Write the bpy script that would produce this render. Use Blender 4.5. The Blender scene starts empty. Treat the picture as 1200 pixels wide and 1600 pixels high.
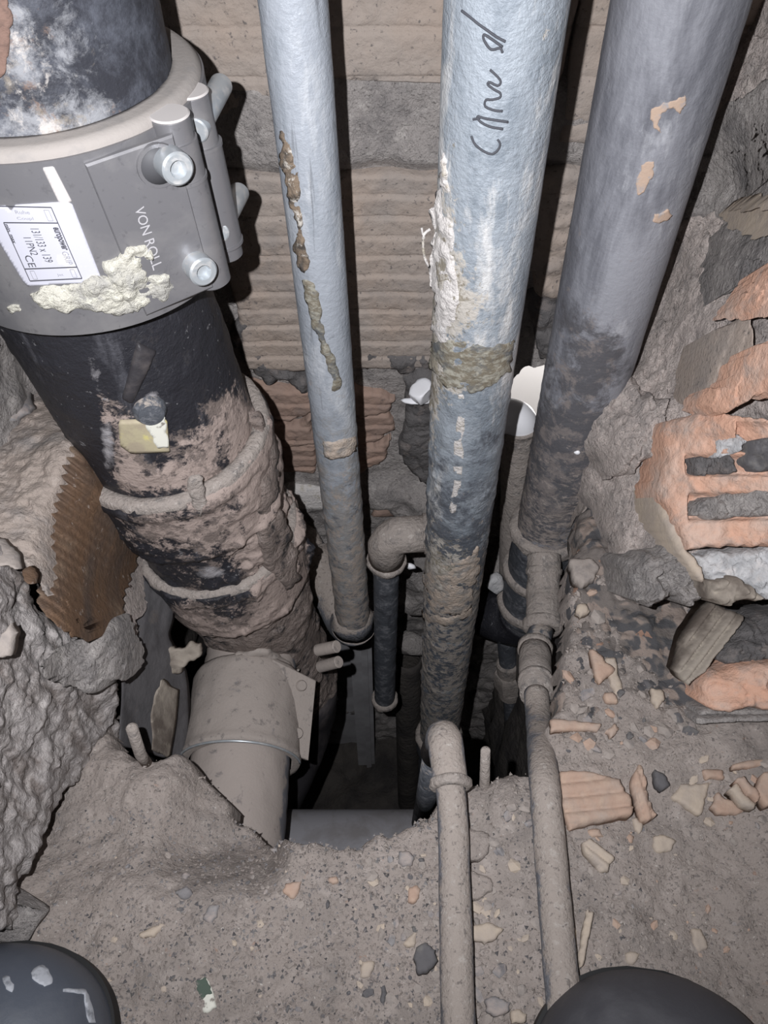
import bpy, math, random
import numpy as np
from mathutils import Vector, Matrix

S = bpy.context.scene
COL = S.collection
random.seed(7)
rng = np.random.default_rng(7)

# ------------------------------------------------------------------ camera, world, light, exposure
PITCH = math.radians(52.5)            # below the horizon
SN, CS = math.sin(PITCH), math.cos(PITCH)
CAM_H, FPX = 0.55, 1200.0
EYE = np.array([0.0, 0.0, CAM_H])
cd = bpy.data.cameras.new('camera')
cd.sensor_fit = 'VERTICAL'
cd.sensor_height = 32.0
cd.sensor_width = 24.0
cd.lens = 32.0 * FPX / 1600.0
cd.clip_start = 0.01
cam = bpy.data.objects.new('camera', cd)
COL.objects.link(cam)
cam.location = EYE
cam.rotation_euler = (math.radians(90) - PITCH, 0, 0)
S.camera = cam

w = bpy.data.worlds.new('world')
S.world = w
w.use_nodes = True
w.node_tree.nodes['Background'].inputs[0].default_value = (1.0, 0.95, 0.92, 1)
w.node_tree.nodes['Background'].inputs[1].default_value = 0.022

def lamp(name, kind, loc, energy, color, aim=None, **kw):
    l = bpy.data.lights.new(name, kind)
    l.energy = energy
    l.color = color
    for k, v in kw.items():
        setattr(l, k, v)
    o = bpy.data.objects.new(name, l)
    COL.objects.link(o)
    o.location = loc
    if aim is not None:
        o.rotation_euler = (Vector(aim) - Vector(loc)).to_track_quat('-Z', 'Y').to_euler()
    return o

# the lamp of the phone that took the picture, left of and above the lens
lamp('phone_flash', 'SPOT', (-0.034, 0.014, CAM_H + 0.012), 18.8, (0.985, 0.99, 1.02),
     aim=(-0.03, 0.45, 0.10), spot_size=math.radians(128), spot_blend=1.0, shadow_soft_size=0.0025)
# the lit room beyond the broken wall
lamp('next_room_lamp', 'POINT', (0.36, 0.92, -0.22), 7.0, (1.0, 0.97, 0.95), shadow_soft_size=0.03)

S.view_settings.view_transform = 'Standard'
S.view_settings.look = 'None'
S.view_settings.exposure = 0.0
S.view_settings.gamma = 1.0
S.view_settings.use_curve_mapping = False

# ------------------------------------------------------------------ photo geometry helpers
def ray(u, v):
    a = (u - 600.0) / FPX
    b = (800.0 - v) / FPX
    return np.array([a, CS + b * SN, -SN + b * CS])
def pY(u, v, Y):
    d = ray(u, v)
    return EYE + d * (Y / d[1])
def pZ(u, v, Z=0.0):
    d = ray(u, v)
    return EYE + d * ((Z - CAM_H) / d[2])
def rays(UV):
    a = (UV[:, 0] - 600.0) / FPX
    b = (800.0 - UV[:, 1]) / FPX
    return np.stack([a, CS + b * SN, -SN + b * CS], 1)

# ------------------------------------------------------------------ numpy noise
def _hash(i, j, k, seed):
    h = (i * 374761393 + j * 668265263 + k * 2147483647 + seed * 1274126177) & 0xFFFFFFFF
    h = ((h ^ (h >> 13)) * 1274126177) & 0xFFFFFFFF
    h = ((h ^ (h >> 15)) * 2246822519) & 0xFFFFFFFF
    return ((h ^ (h >> 16)) & 0xFFFFFF) / float(0xFFFFFF) * 2 - 1
def vn(P, scale, seed=0):
    Q = np.asarray(P, float) * scale
    I = np.floor(Q).astype(np.int64)
    f = Q - I
    f = f * f * f * (f * (f * 6 - 15) + 10)
    out = 0
    for dx in (0, 1):
        for dy in (0, 1):
            for dz in (0, 1):
                wgt = (f[:, 0] if dx else 1 - f[:, 0]) * (f[:, 1] if dy else 1 - f[:, 1]) * (f[:, 2] if dz else 1 - f[:, 2])
                out = out + wgt * _hash(I[:, 0] + dx, I[:, 1] + dy, I[:, 2] + dz, seed)
    return out
def fbm(P, scale, octv=4, seed=0, gain=0.5):
    a, s, t = 1.0, scale, 0
    for o in range(octv):
        t = t + a * vn(P, s, seed + o * 17)
        a *= gain
        s *= 2.03
    return t
def ridge(P, scale, octv=3, seed=0):
    a, s, t = 1.0, scale, 0
    for o in range(octv):
        t = t + a * (1 - 2 * np.abs(vn(P, s, seed + o * 31)))
        a *= 0.5
        s *= 2.1
    return t
def worley(P, scale, seed=0):
    """distance to the nearest scattered point, and a random value of that point"""
    Q = np.asarray(P, float) * scale
    I = np.floor(Q).astype(np.int64)
    best = np.full(len(Q), 9.0)
    val = np.zeros(len(Q))
    for dx in (-1, 0, 1):
        for dy in (-1, 0, 1):
            for dz in (-1, 0, 1):
                i, j, k = I[:, 0] + dx, I[:, 1] + dy, I[:, 2] + dz
                c = np.stack([i + .5 + .45 * _hash(i, j, k, seed), j + .5 + .45 * _hash(i, j, k, seed + 1), k + .5 + .45 * _hash(i, j, k, seed + 2)], 1)
                d = np.linalg.norm(Q - c, axis=1)
                m = d < best
                best[m] = d[m]
                val[m] = _hash(i, j, k, seed + 3)[m]
    return best, val
def sstep(a, b, x):
    t = np.clip((x - a) / (b - a), 0, 1)
    return t * t * (3 - 2 * t)

# ------------------------------------------------------------------ materials
def rgb(r, g, b):
    f = lambda c: (c / 255 / 12.92) if c / 255 <= 0.04045 else ((c / 255 + 0.055) / 1.055) ** 2.4
    return (f(r), f(g), f(b), 1.0)
def M(name, base, layers=(), rough=0.9, metal=0.0, bump=((90, 0.5, 0.002),), spec=0.3):
    """layers: dicts with color, scale, lo, hi, optional detail, stretch, up=(lo,hi) (dust lies on upward faces), rough, kind"""
    m = bpy.data.materials.new(name)
    m.use_nodes = True
    nt = m.node_tree
    N, L = nt.nodes, nt.links
    bs = N['Principled BSDF']
    bs.inputs['Metallic'].default_value = metal
    bs.inputs['Specular IOR Level'].default_value = spec
    geo = N.new('ShaderNodeNewGeometry')
    pos = geo.outputs['Position']
    cur = None
    rcur = None
    sep = N.new('ShaderNodeSeparateXYZ')
    L.new(geo.outputs['Normal'], sep.inputs[0])
    for i, ly in enumerate(layers):
        mp = N.new('ShaderNodeMapping')
        mp.inputs['Location'].default_value = (i * 3.7 + 1.3, i * 1.9, i * 5.1)
        mp.inputs['Scale'].default_value = ly.get('stretch', (1, 1, 1))
        L.new(pos, mp.inputs[0])
        if ly.get('kind') == 'cell':
            t = N.new('ShaderNodeTexVoronoi')
            t.inputs['Scale'].default_value = ly['scale']
            L.new(mp.outputs[0], t.inputs['Vector'])
            sx = N.new('ShaderNodeSeparateColor')
            L.new(t.outputs['Color'], sx.inputs[0])
            fac = sx.outputs[0]
        else:
            t = N.new('ShaderNodeTexNoise')
            t.inputs['Scale'].default_value = ly['scale']
            t.inputs['Detail'].default_value = ly.get('detail', 6)
            t.inputs['Roughness'].default_value = ly.get('nrough', 0.62)
            t.inputs['Distortion'].default_value = ly.get('distort', 0.3)
            L.new(mp.outputs[0], t.inputs['Vector'])
            fac = t.outputs['Fac']
        if 'up' in ly:
            mr = N.new('ShaderNodeMapRange')
            mr.inputs['From Min'].default_value = ly['up'][0]
            mr.inputs['From Max'].default_value = ly['up'][1]
            mr.inputs['To Min'].default_value = -ly.get('upk', 0.35)
            mr.inputs['To Max'].default_value = ly.get('upk', 0.35)
            L.new(sep.outputs[2], mr.inputs[0])
            ad = N.new('ShaderNodeMath')
            ad.operation = 'ADD'
            L.new(fac, ad.inputs[0])
            L.new(mr.outputs[0], ad.inputs[1])
            fac = ad.outputs[0]
        if 'attr' in ly:                     # dirt laid on the thing as a per-vertex amount, 0..1
            at = N.new('ShaderNodeAttribute')
            at.attribute_name = ly['attr']
            mr = N.new('ShaderNodeMapRange')
            mr.inputs['To Min'].default_value = -ly.get('ak', 0.3)
            mr.inputs['To Max'].default_value = ly.get('ak', 0.3)
            L.new(at.outputs['Fac'], mr.inputs[0])
            ad = N.new('ShaderNodeMath')
            ad.operation = 'ADD'
            L.new(fac, ad.inputs[0])
            L.new(mr.outputs[0], ad.inputs[1])
            fac = ad.outputs[0]
        if 'zr' in ly:                       # wear that grows with height on the thing: zr=(z0,z1)
            sp = N.new('ShaderNodeSeparateXYZ')
            L.new(pos, sp.inputs[0])
            mr = N.new('ShaderNodeMapRange')
            mr.inputs['From Min'].default_value = ly['zr'][0]
            mr.inputs['From Max'].default_value = ly['zr'][1]
            mr.inputs['To Min'].default_value = -ly.get('zk', 0.4)
            mr.inputs['To Max'].default_value = ly.get('zk', 0.4)
            L.new(sp.outputs[2], mr.inputs[0])
            ad = N.new('ShaderNodeMath')
            ad.operation = 'ADD'
            L.new(fac, ad.inputs[0])
            L.new(mr.outputs[0], ad.inputs[1])
            fac = ad.outputs[0]
        rp = N.new('ShaderNodeMapRange')
        rp.inputs['From Min'].default_value = ly['lo']
        rp.inputs['From Max'].default_value = ly['hi']
        rp.inputs['To Max'].default_value = ly.get('amt', 1.0)
        L.new(fac, rp.inputs[0])
        mx = N.new('ShaderNodeMix')
        mx.data_type = 'RGBA'
        L.new(rp.outputs[0], mx.inputs[0])
        if cur is None:
            mx.inputs[6].default_value = base
        else:
            L.new(cur, mx.inputs[6])
        mx.inputs[7].default_value = ly['color']
        cur = mx.outputs[2]
        rm = N.new('ShaderNodeMix')
        L.new(rp.outputs[0], rm.inputs[0])
        if rcur is None:
            rm.inputs[2].default_value = rough
        else:
            L.new(rcur, rm.inputs[2])
        rm.inputs[3].default_value = ly.get('rough', max(rough, 0.85))
        rcur = rm.outputs[0]
    if cur is None:
        bs.inputs['Base Color'].default_value = base
        bs.inputs['Roughness'].default_value = rough
    else:
        L.new(cur, bs.inputs['Base Color'])
        L.new(rcur, bs.inputs['Roughness'])
    prev = None
    for (sc, st, dist) in bump:
        t = N.new('ShaderNodeTexNoise')
        t.inputs['Scale'].default_value = sc
        t.inputs['Detail'].default_value = 5
        t.inputs['Roughness'].default_value = 0.65
        L.new(pos, t.inputs['Vector'])
        b = N.new('ShaderNodeBump')
        b.inputs['Strength'].default_value = st
        b.inputs['Distance'].default_value = dist * 1.7
        L.new(t.outputs['Fac'], b.inputs['Height'])
        if prev:
            L.new(prev, b.inputs['Normal'])
        prev = b.outputs[0]
    if prev:
        L.new(prev, bs.inputs['Normal'])
    return m

DUST = rgb(162, 150, 144)
DUSTD = rgb(128, 118, 113)
GREYM = rgb(149, 144, 143)
m_floor = M('dusty_rubble', rgb(152, 142, 136), [
    dict(color=rgb(111, 106, 103), scale=14, lo=.45, hi=.75, amt=.75),
    dict(color=rgb(175, 165, 159), scale=60, lo=.52, hi=.7, amt=.6),
    dict(color=rgb(95, 91, 90), scale=330, lo=.57, hi=.66, amt=.75),
    dict(color=rgb(155, 128, 113), scale=130, lo=.66, hi=.72, amt=.7),
    dict(color=rgb(196, 191, 185), scale=420, lo=.64, hi=.7, amt=.8)],
    bump=((420, .55, .0016), (120, .5, .003)))
m_mortar = M('grey_mortar', rgb(160, 154, 151), [
    dict(color=rgb(113, 110, 110), scale=22, lo=.46, hi=.66, amt=.85, nrough=.75, detail=9),
    dict(color=rgb(192, 186, 182), scale=80, lo=.54, hi=.66, amt=.75, nrough=.75, detail=9),
    dict(color=rgb(91, 86, 85), scale=170, lo=.60, hi=.68, amt=.7, nrough=.7),
    dict(color=rgb(83, 80, 79), scale=430, lo=.62, hi=.68, amt=.7)],
    bump=((160, .9, .0035), (460, .7, .0014)))
m_mortar_streak = M('streaked_mortar', rgb(160, 154, 152), [
    dict(color=rgb(112, 103, 98), scale=40, lo=.48, hi=.62, amt=.85, stretch=(1, 1, .3), nrough=.7),
    dict(color=rgb(188, 182, 179), scale=55, lo=.54, hi=.7, amt=.7),
    dict(color=rgb(105, 100, 100), scale=190, lo=.6, hi=.72, amt=.6)],
    bump=((160, .7, .003), (500, .4, .001)))
m_mortar_dark = M('dark_mortar', rgb(104, 101, 101), [
    dict(color=rgb(70, 68, 69), scale=25, lo=.45, hi=.7, amt=.8),
    dict(color=rgb(138, 128, 123), scale=60, lo=.55, hi=.72, amt=.7)],
    bump=((160, .8, .003), (500, .4, .001)))
m_lump = M('beige_mortar', rgb(198, 186, 180), [
    dict(color=rgb(139, 133, 131), scale=30, lo=.48, hi=.66, amt=.85, nrough=.75, detail=9),
    dict(color=rgb(197, 188, 182), scale=90, lo=.54, hi=.66, amt=.7, nrough=.75, detail=9),
    dict(color=rgb(98, 92, 90), scale=140, lo=.60, hi=.68, amt=.75, nrough=.7),
    dict(color=rgb(87, 82, 81), scale=420, lo=.62, hi=.68, amt=.7)],
    bump=((140, 1.0, .0035), (420, .8, .0016)))
m_ledge = M('sandy_mortar', rgb(155, 143, 135), [
    dict(color=rgb(131, 126, 124), scale=30, lo=.48, hi=.66, amt=.8),
    dict(color=rgb(183, 171, 163), scale=80, lo=.55, hi=.7, amt=.6),
    dict(color=rgb(98, 87, 82), scale=110, lo=.66, hi=.74, amt=.7)],
    bump=((150, .7, .003), (480, .5, .001)))
m_bank = M('dark_rubble', rgb(112, 105, 101), [
    dict(color=rgb(79, 78, 80), scale=38, lo=.5, hi=.54, detail=2),
    dict(color=rgb(139, 126, 118), scale=52, lo=.56, hi=.6, detail=2),
    dict(color=rgb(145, 117, 102), scale=75, lo=.66, hi=.68, detail=2),
    dict(color=rgb(91, 86, 85), scale=200, lo=.58, hi=.68, amt=.7)],
    bump=((160, .6, .002), (500, .4, .001)))
m_white_plaster = M('pale_plaster', rgb(189, 188, 189), [
    dict(color=rgb(147, 149, 153), scale=30, lo=.48, hi=.7, amt=.8),
    dict(color=rgb(207, 201, 198), scale=60, lo=.55, hi=.7, amt=.7)],
    bump=((120, .6, .003), (420, .4, .001)))
m_brick = M('dusty_clay', rgb(158, 147, 139), [
    dict(color=rgb(166, 146, 131), scale=9, lo=.45, hi=.7, amt=.6),
    dict(color=rgb(128, 124, 122), scale=17, lo=.5, hi=.72, amt=.75),
    dict(color=rgb(91, 87, 86), scale=260, lo=.6, hi=.68, amt=.8),
    dict(color=rgb(70, 68, 70), scale=32, lo=.68, hi=.76, amt=.8)],
    bump=((300, .6, .0012), (90, .3, .002)))
m_brick_red = M('red_clay', rgb(148, 127, 116), [
    dict(color=rgb(162, 136, 122), scale=30, lo=.45, hi=.65, amt=.8),
    dict(color=rgb(122, 112, 108), scale=22, lo=.5, hi=.7, amt=.8),
    dict(color=rgb(88, 79, 76), scale=80, lo=.62, hi=.74, amt=.7)],
    bump=((200, .5, .002),))
m_brick_orange = M('orange_clay', rgb(202, 160, 138), [
    dict(color=rgb(196, 176, 164), scale=26, lo=.45, hi=.68, amt=.8),
    dict(color=rgb(163, 150, 143), scale=40, lo=.54, hi=.7, amt=.85),
    dict(color=rgb(164, 129, 110), scale=60, lo=.58, hi=.7, amt=.6)],
    bump=((150, .6, .0025), (420, .35, .001)))
m_brick_brown = M('brown_stained_clay', rgb(100, 78, 61), [
    dict(color=rgb(81, 69, 62), scale=30, lo=.42, hi=.65, stretch=(1, .3, 1)),
    dict(color=rgb(131, 113, 96), scale=24, lo=.56, hi=.72, amt=.8),
    dict(color=rgb(154, 143, 135), scale=150, lo=.62, hi=.7, amt=.8)],
    bump=((220, .5, .0015),), rough=.75)
m_shard = M('orange_tile', rgb(172, 146, 130), [
    dict(color=rgb(166, 152, 142), scale=50, lo=.42, hi=.68, amt=.8),
    dict(color=rgb(185, 163, 145), scale=120, lo=.5, hi=.7, amt=.6)],
    bump=((300, .4, .001),))
m_shard_tan = M('tan_tile', rgb(179, 165, 150), [
    dict(color=rgb(162, 151, 143), scale=60, lo=.42, hi=.68, amt=.8)], bump=((300, .4, .001),))
m_stone_grey = M('grey_stone', rgb(139, 136, 136), [
    dict(color=rgb(113, 110, 112), scale=60, lo=.45, hi=.65),
    dict(color=DUST, scale=90, lo=.5, hi=.66, amt=.8, up=(-.2, 1), upk=.08)], bump=((300, .4, .001),))
m_stone_dark = M('dark_stone', rgb(94, 92, 94), [
    dict(color=rgb(117, 114, 111), scale=80, lo=.48, hi=.66, amt=.8)], bump=((300, .5, .001),))
m_stone_dusty = M('dusty_stone', rgb(154, 145, 139), [
    dict(color=rgb(126, 120, 117), scale=80, lo=.48, hi=.66, amt=.8)], bump=((300, .5, .001),))
m_stack = M('black_enamel', rgb(41, 41, 46), [
    dict(color=rgb(94, 94, 100), scale=34, lo=.56, hi=.74, amt=.7, rough=.55, stretch=(1.6, 1.6, .4)),
    dict(color=rgb(134, 133, 136), scale=150, lo=.64, hi=.70, amt=.8),
    dict(color=rgb(115, 104, 99), scale=46, lo=.53, hi=.60, attr='dirt', ak=.22, nrough=.75, detail=9),
    dict(color=rgb(157, 142, 135), scale=85, lo=.54, hi=.62, attr='dirt', ak=.17, nrough=.75, detail=9),
    dict(color=rgb(45, 43, 46), scale=64, lo=.57, hi=.63, amt=.92, nrough=.78, detail=9),
    dict(color=rgb(152, 149, 152), scale=30, lo=.50, hi=.66, attr='dust', ak=.34, nrough=.7, detail=8)],
    rough=.45, bump=((120, .5, .002), (300, .4, .0014)))
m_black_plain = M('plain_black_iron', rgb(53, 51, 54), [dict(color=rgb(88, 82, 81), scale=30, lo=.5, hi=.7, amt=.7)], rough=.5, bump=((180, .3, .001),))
m_stack_top = M('limescaled_black', rgb(48, 49, 55), [
    dict(color=rgb(87, 90, 99), scale=40, lo=.44, hi=.64, amt=.8, nrough=.75, detail=9),
    dict(color=rgb(139, 140, 144), scale=64, lo=.50, hi=.66, attr='dirt', ak=.16, nrough=.78, detail=10, amt=.85),
    dict(color=rgb(182, 176, 171), scale=110, lo=.58, hi=.70, attr='dirt', ak=.12, nrough=.78, detail=10, amt=.8),
    dict(color=rgb(119, 98, 86), scale=70, lo=.60, hi=.70, attr='dirt', ak=.08, nrough=.75, amt=.75),
    dict(color=rgb(130, 121, 109), scale=48, lo=.60, hi=.72, attr='dirt', ak=.06, nrough=.75, amt=.7),
    dict(color=rgb(44, 46, 53), scale=60, lo=.54, hi=.64, amt=.85, nrough=.78, detail=10)],
    rough=.5, bump=((200, .4, .0012),))
m_crust = M('brown_crust', rgb(129, 117, 111), [
    dict(color=rgb(57, 54, 55), scale=50, lo=.52, hi=.62),
    dict(color=rgb(163, 151, 145), scale=90, lo=.54, hi=.68, amt=.8)],
    bump=((200, .9, .003), (500, .5, .001)))
m_steel = M('brushed_steel', rgb(114, 113, 116), [
    dict(color=rgb(136, 134, 134), scale=22, lo=.5, hi=.7, amt=.7, rough=.5),
    dict(color=rgb(90, 89, 92), scale=220, lo=.6, hi=.68, amt=.5, rough=.5)],
    rough=.40, metal=.35, bump=((500, .05, .0004),), spec=.5)
m_bolt = M('zinc_steel', rgb(177, 182, 186), [
    dict(color=rgb(197, 192, 188), scale=140, lo=.5, hi=.65, amt=.6)], rough=.35, metal=.5, bump=(), spec=.5)
m_bar_end = M('pale_steel_end', rgb(188, 183, 181), rough=.45, metal=.1, bump=())
m_gasket = M('pale_rubber', rgb(146, 140, 136), [
    dict(color=rgb(133, 129, 127), scale=70, lo=.52, hi=.66, amt=.7)], bump=((300, .2, .001),))
m_slot = M('dark_slot', rgb(72, 72, 75), rough=.6, bump=())
m_label = M('label_paper', rgb(176, 176, 186), [
    dict(color=rgb(207, 201, 192), scale=60, lo=.58, hi=.68, amt=.7)], rough=.6, bump=())
m_ink = M('label_ink', rgb(63, 63, 70), rough=.7, bump=())
m_ink_soft = M('label_ink_grey', rgb(133, 133, 139), rough=.7, bump=())
m_engrave = M('embossed_letters', rgb(163, 161, 164), rough=.5, bump=())
m_pencil = M('pencil', rgb(69, 70, 76), rough=.8, bump=())
m_foam = M('yellowed_foam', rgb(183, 180, 169), [
    dict(color=rgb(148, 146, 142), scale=60, lo=.48, hi=.62, amt=.85, nrough=.7),
    dict(color=rgb(209, 207, 192), scale=160, lo=.56, hi=.68, amt=.8)],
    rough=.6, bump=((200, .8, .003), (600, .4, .001)))
m_tag = M('yellow_tape', rgb(168, 159, 133), [
    dict(color=rgb(155, 144, 125), scale=50, lo=.42, hi=.55),
    dict(color=rgb(198, 189, 119), scale=60, lo=.58, hi=.66, amt=.7)], rough=.5, bump=((200, .2, .001),))
m_galv = M('galvanised_steel', rgb(158, 163, 171), [
    dict(color=rgb(136, 142, 150), scale=34, lo=.48, hi=.64, amt=.9, stretch=(1, 1, .35), rough=.6, nrough=.7),
    dict(color=rgb(202, 204, 207), scale=26, lo=.5, hi=.66, amt=.8, stretch=(1, 1, .3), rough=.6, nrough=.7),
    dict(color=rgb(115, 118, 124), scale=60, lo=.60, hi=.68, amt=.8, stretch=(2.5, 2.5, .18), rough=.6),
    dict(color=rgb(140, 137, 135), scale=60, lo=.5, hi=.62, amt=.9, zr=(.25, -.1), zk=.2, nrough=.75, detail=9),
    dict(color=rgb(95, 98, 104), scale=60, lo=.56, hi=.66, amt=.85, zr=(.22, -.2), zk=.1, nrough=.7),
    dict(color=rgb(166, 154, 145), scale=110, lo=.55, hi=.64, amt=.9, zr=(.2, -.1), zk=.1, nrough=.75, detail=9)],
    rough=.5, metal=.1, bump=((230, .45, .0014),), spec=.4)
m_galv2 = M('limescaled_steel', rgb(146, 153, 161), [
    dict(color=rgb(116, 124, 133), scale=28, lo=.46, hi=.62, amt=.95, stretch=(1, 1, .5), rough=.6, nrough=.7),
    dict(color=rgb(204, 203, 202), scale=30, lo=.54, hi=.66, amt=.85, stretch=(1, 1, .35), rough=.6, nrough=.7),
    dict(color=rgb(79, 83, 91), scale=34, lo=.50, hi=.62, amt=.9, zr=(.22, -.02), zk=.15, nrough=.75, detail=9),
    dict(color=rgb(180, 174, 166), scale=110, lo=.56, hi=.63, amt=.95, attr='dirt', ak=.22, nrough=.75, detail=9),
    dict(color=rgb(122, 114, 98), scale=130, lo=.60, hi=.66, amt=.8, attr='dirt', ak=.12, nrough=.75),
    dict(color=rgb(165, 156, 148), scale=130, lo=.55, hi=.62, amt=.9, zr=(.1, -.1), zk=.1, nrough=.75, detail=9)],
    rough=.5, metal=.05, bump=((260, .6, .0017),), spec=.4)
m_limescale = M('white_limescale', rgb(207, 202, 199), [
    dict(color=rgb(160, 151, 134), scale=80, lo=.55, hi=.66, amt=.8),
    dict(color=rgb(155, 159, 163), scale=40, lo=.58, hi=.68, amt=.6)], bump=((260, .8, .0025),))
m_grease = M('brown_thread_grease', rgb(116, 109, 96), [
    dict(color=rgb(152, 149, 138), scale=150, lo=.46, hi=.58, stretch=(1, 1, 2), nrough=.7),
    dict(color=rgb(87, 91, 96), scale=60, lo=.5, hi=.62, amt=.85, nrough=.7)], rough=.45, bump=((300, .6, .001),))
m_rust = M('rust_run', rgb(126, 111, 96), [
    dict(color=rgb(81, 75, 70), scale=120, lo=.45, hi=.6),
    dict(color=rgb(196, 190, 182), scale=140, lo=.58, hi=.66)], bump=((300, .7, .002),))
m_red_rust = M('red_rust', rgb(114, 92, 83), [dict(color=rgb(84, 69, 64), scale=70, lo=.5, hi=.66)], bump=((200, .5, .0015),))
m_tan_band = M('tan_deposit', rgb(184, 169, 156), [
    dict(color=rgb(149, 144, 140), scale=90, lo=.45, hi=.62)], bump=((260, .8, .002),))
m_pvc = M('grey_plastic_pipe', rgb(145, 146, 153), [
    dict(color=rgb(98, 99, 106), scale=20, lo=.44, hi=.62, amt=.9, stretch=(1.4, 1.4, .3), nrough=.7),
    dict(color=rgb(182, 183, 188), scale=34, lo=.56, hi=.7, amt=.7, stretch=(1, 1, .4), nrough=.7),
    dict(color=rgb(86, 85, 89), scale=36, lo=.48, hi=.62, amt=.95, attr='dirt', ak=.28, nrough=.75, detail=9),
    dict(color=rgb(133, 125, 122), scale=60, lo=.56, hi=.66, amt=.8, attr='dirt', ak=.10, nrough=.75, detail=9),
    dict(color=rgb(159, 149, 143), scale=140, lo=.58, hi=.66, amt=.85, zr=(.2, -.1), zk=.12, nrough=.75, stretch=(1, 1, 2), detail=9)],
    rough=.6, bump=((260, .4, .0012),))
m_rubbed = M('orange_smear', rgb(183, 160, 143), [dict(color=rgb(160, 155, 155), scale=140, lo=.5, hi=.64)], bump=((260, .3, .001),))
m_dusty_pipe = M('dusty_pipe', rgb(115, 116, 122), [
    dict(color=rgb(86, 88, 94), scale=60, lo=.5, hi=.66, amt=.8),
    dict(color=rgb(158, 148, 141), scale=46, lo=.44, hi=.56, up=(-.1, .9), upk=.22, nrough=.75, detail=9),
    dict(color=rgb(179, 172, 166), scale=160, lo=.56, hi=.66, amt=.7, nrough=.7),
    dict(color=rgb(104, 98, 95), scale=300, lo=.58, hi=.66, amt=.8)],
    rough=.7, bump=((420, .7, .0014), (120, .4, .0016)))
m_dusty_black = M('dusty_black', rgb(78, 81, 87), [
    dict(color=rgb(121, 122, 127), scale=90, lo=.5, hi=.62, amt=.85, nrough=.75, detail=9),
    dict(color=rgb(55, 56, 62), scale=50, lo=.54, hi=.64, amt=.8, nrough=.7),
    dict(color=rgb(153, 144, 137), scale=110, lo=.54, hi=.64, up=(0, .9), upk=.12, nrough=.75, detail=9)],
    rough=.55, bump=((300, .5, .0012),))
m_dust_ring = M('dusty_collar', rgb(155, 146, 140), [
    dict(color=rgb(113, 109, 107), scale=90, lo=.52, hi=.66, amt=.85, nrough=.7), dict(color=rgb(184, 176, 170), scale=220, lo=.58, hi=.66, amt=.7)], bump=((300, .8, .0018), (90, .5, .002)))
m_coup = M('dusty_coupling', rgb(154, 145, 139), [
    dict(color=rgb(118, 112, 109), scale=120, lo=.58, hi=.66, amt=.9, nrough=.7),
    dict(color=rgb(94, 96, 101), scale=40, lo=.62, hi=.7, amt=.7)], bump=((300, .4, .001),))
m_branch = M('dusty_branch', rgb(114, 114, 120), [
    dict(color=rgb(160, 150, 144), scale=40, lo=.4, hi=.52, up=(-.1, .7), upk=.5),
    dict(color=rgb(96, 94, 96), scale=70, lo=.62, hi=.7, amt=.7)], rough=.6, bump=((300, .3, .001),))
m_dark_plastic = M('dim_grey_plastic', rgb(189, 188, 191), [
    dict(color=rgb(152, 149, 152), scale=12, lo=.4, hi=.7)], rough=.6, bump=())
m_deep_pipe = M('deep_grey_plastic', rgb(130, 129, 133), [dict(color=rgb(114, 111, 112), scale=30, lo=.45, hi=.65)], rough=.7, bump=())
m_wood_dark = M('grey_board', rgb(96, 94, 96), [
    dict(color=rgb(74, 72, 74), scale=30, lo=.44, hi=.66, stretch=(3, .6, .6)),
    dict(color=rgb(109, 100, 94), scale=20, lo=.58, hi=.7, amt=.8)], bump=((120, .3, .002),))
m_plank = M('weathered_plank', rgb(149, 140, 130), [
    dict(color=rgb(100, 91, 84), scale=22, lo=.5, hi=.66, stretch=(1, 1, .6)),
    dict(color=rgb(175, 165, 151), scale=60, lo=.56, hi=.7, amt=.6)], bump=((140, .4, .0015),))
m_white = M('white_plastic', rgb(231, 231, 235), rough=.4, bump=())
m_white_wall = M('white_wall', rgb(235, 233, 232), rough=.9, bump=((60, .1, .002),))
m_boot = M('black_rubber', rgb(68, 68, 73), [
    dict(color=rgb(86, 86, 90), scale=18, lo=.48, hi=.7, amt=.8),
    dict(color=rgb(104, 100, 100), scale=50, lo=.58, hi=.72, amt=.6)], rough=.55, bump=((300, .2, .0008),), spec=.4)
m_boot_blue = M('blue_black_leather', rgb(81, 86, 96), [
    dict(color=rgb(97, 100, 107), scale=24, lo=.48, hi=.68, amt=.8)], rough=.45, bump=((300, .15, .0008),), spec=.4)
m_sole = M('sole_rubber', rgb(26, 26, 27), rough=.6, bump=())
m_scuff = M('pale_scuff', rgb(177, 180, 187), [dict(color=rgb(124, 127, 134), scale=140, lo=.5, hi=.66)], bump=())
m_green = M('green_print', rgb(78, 90, 81), [dict(color=rgb(119, 115, 111), scale=160, lo=.5, hi=.62)], bump=())
m_chip_white = M('white_paper', rgb(209, 208, 198), [dict(color=rgb(127, 121, 115), scale=160, lo=.58, hi=.66)], bump=())
m_void = M('dark_masonry', rgb(90, 85, 81), [dict(color=rgb(61, 58, 58), scale=14, lo=.42, hi=.66)], bump=((90, .8, .004),))

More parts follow.
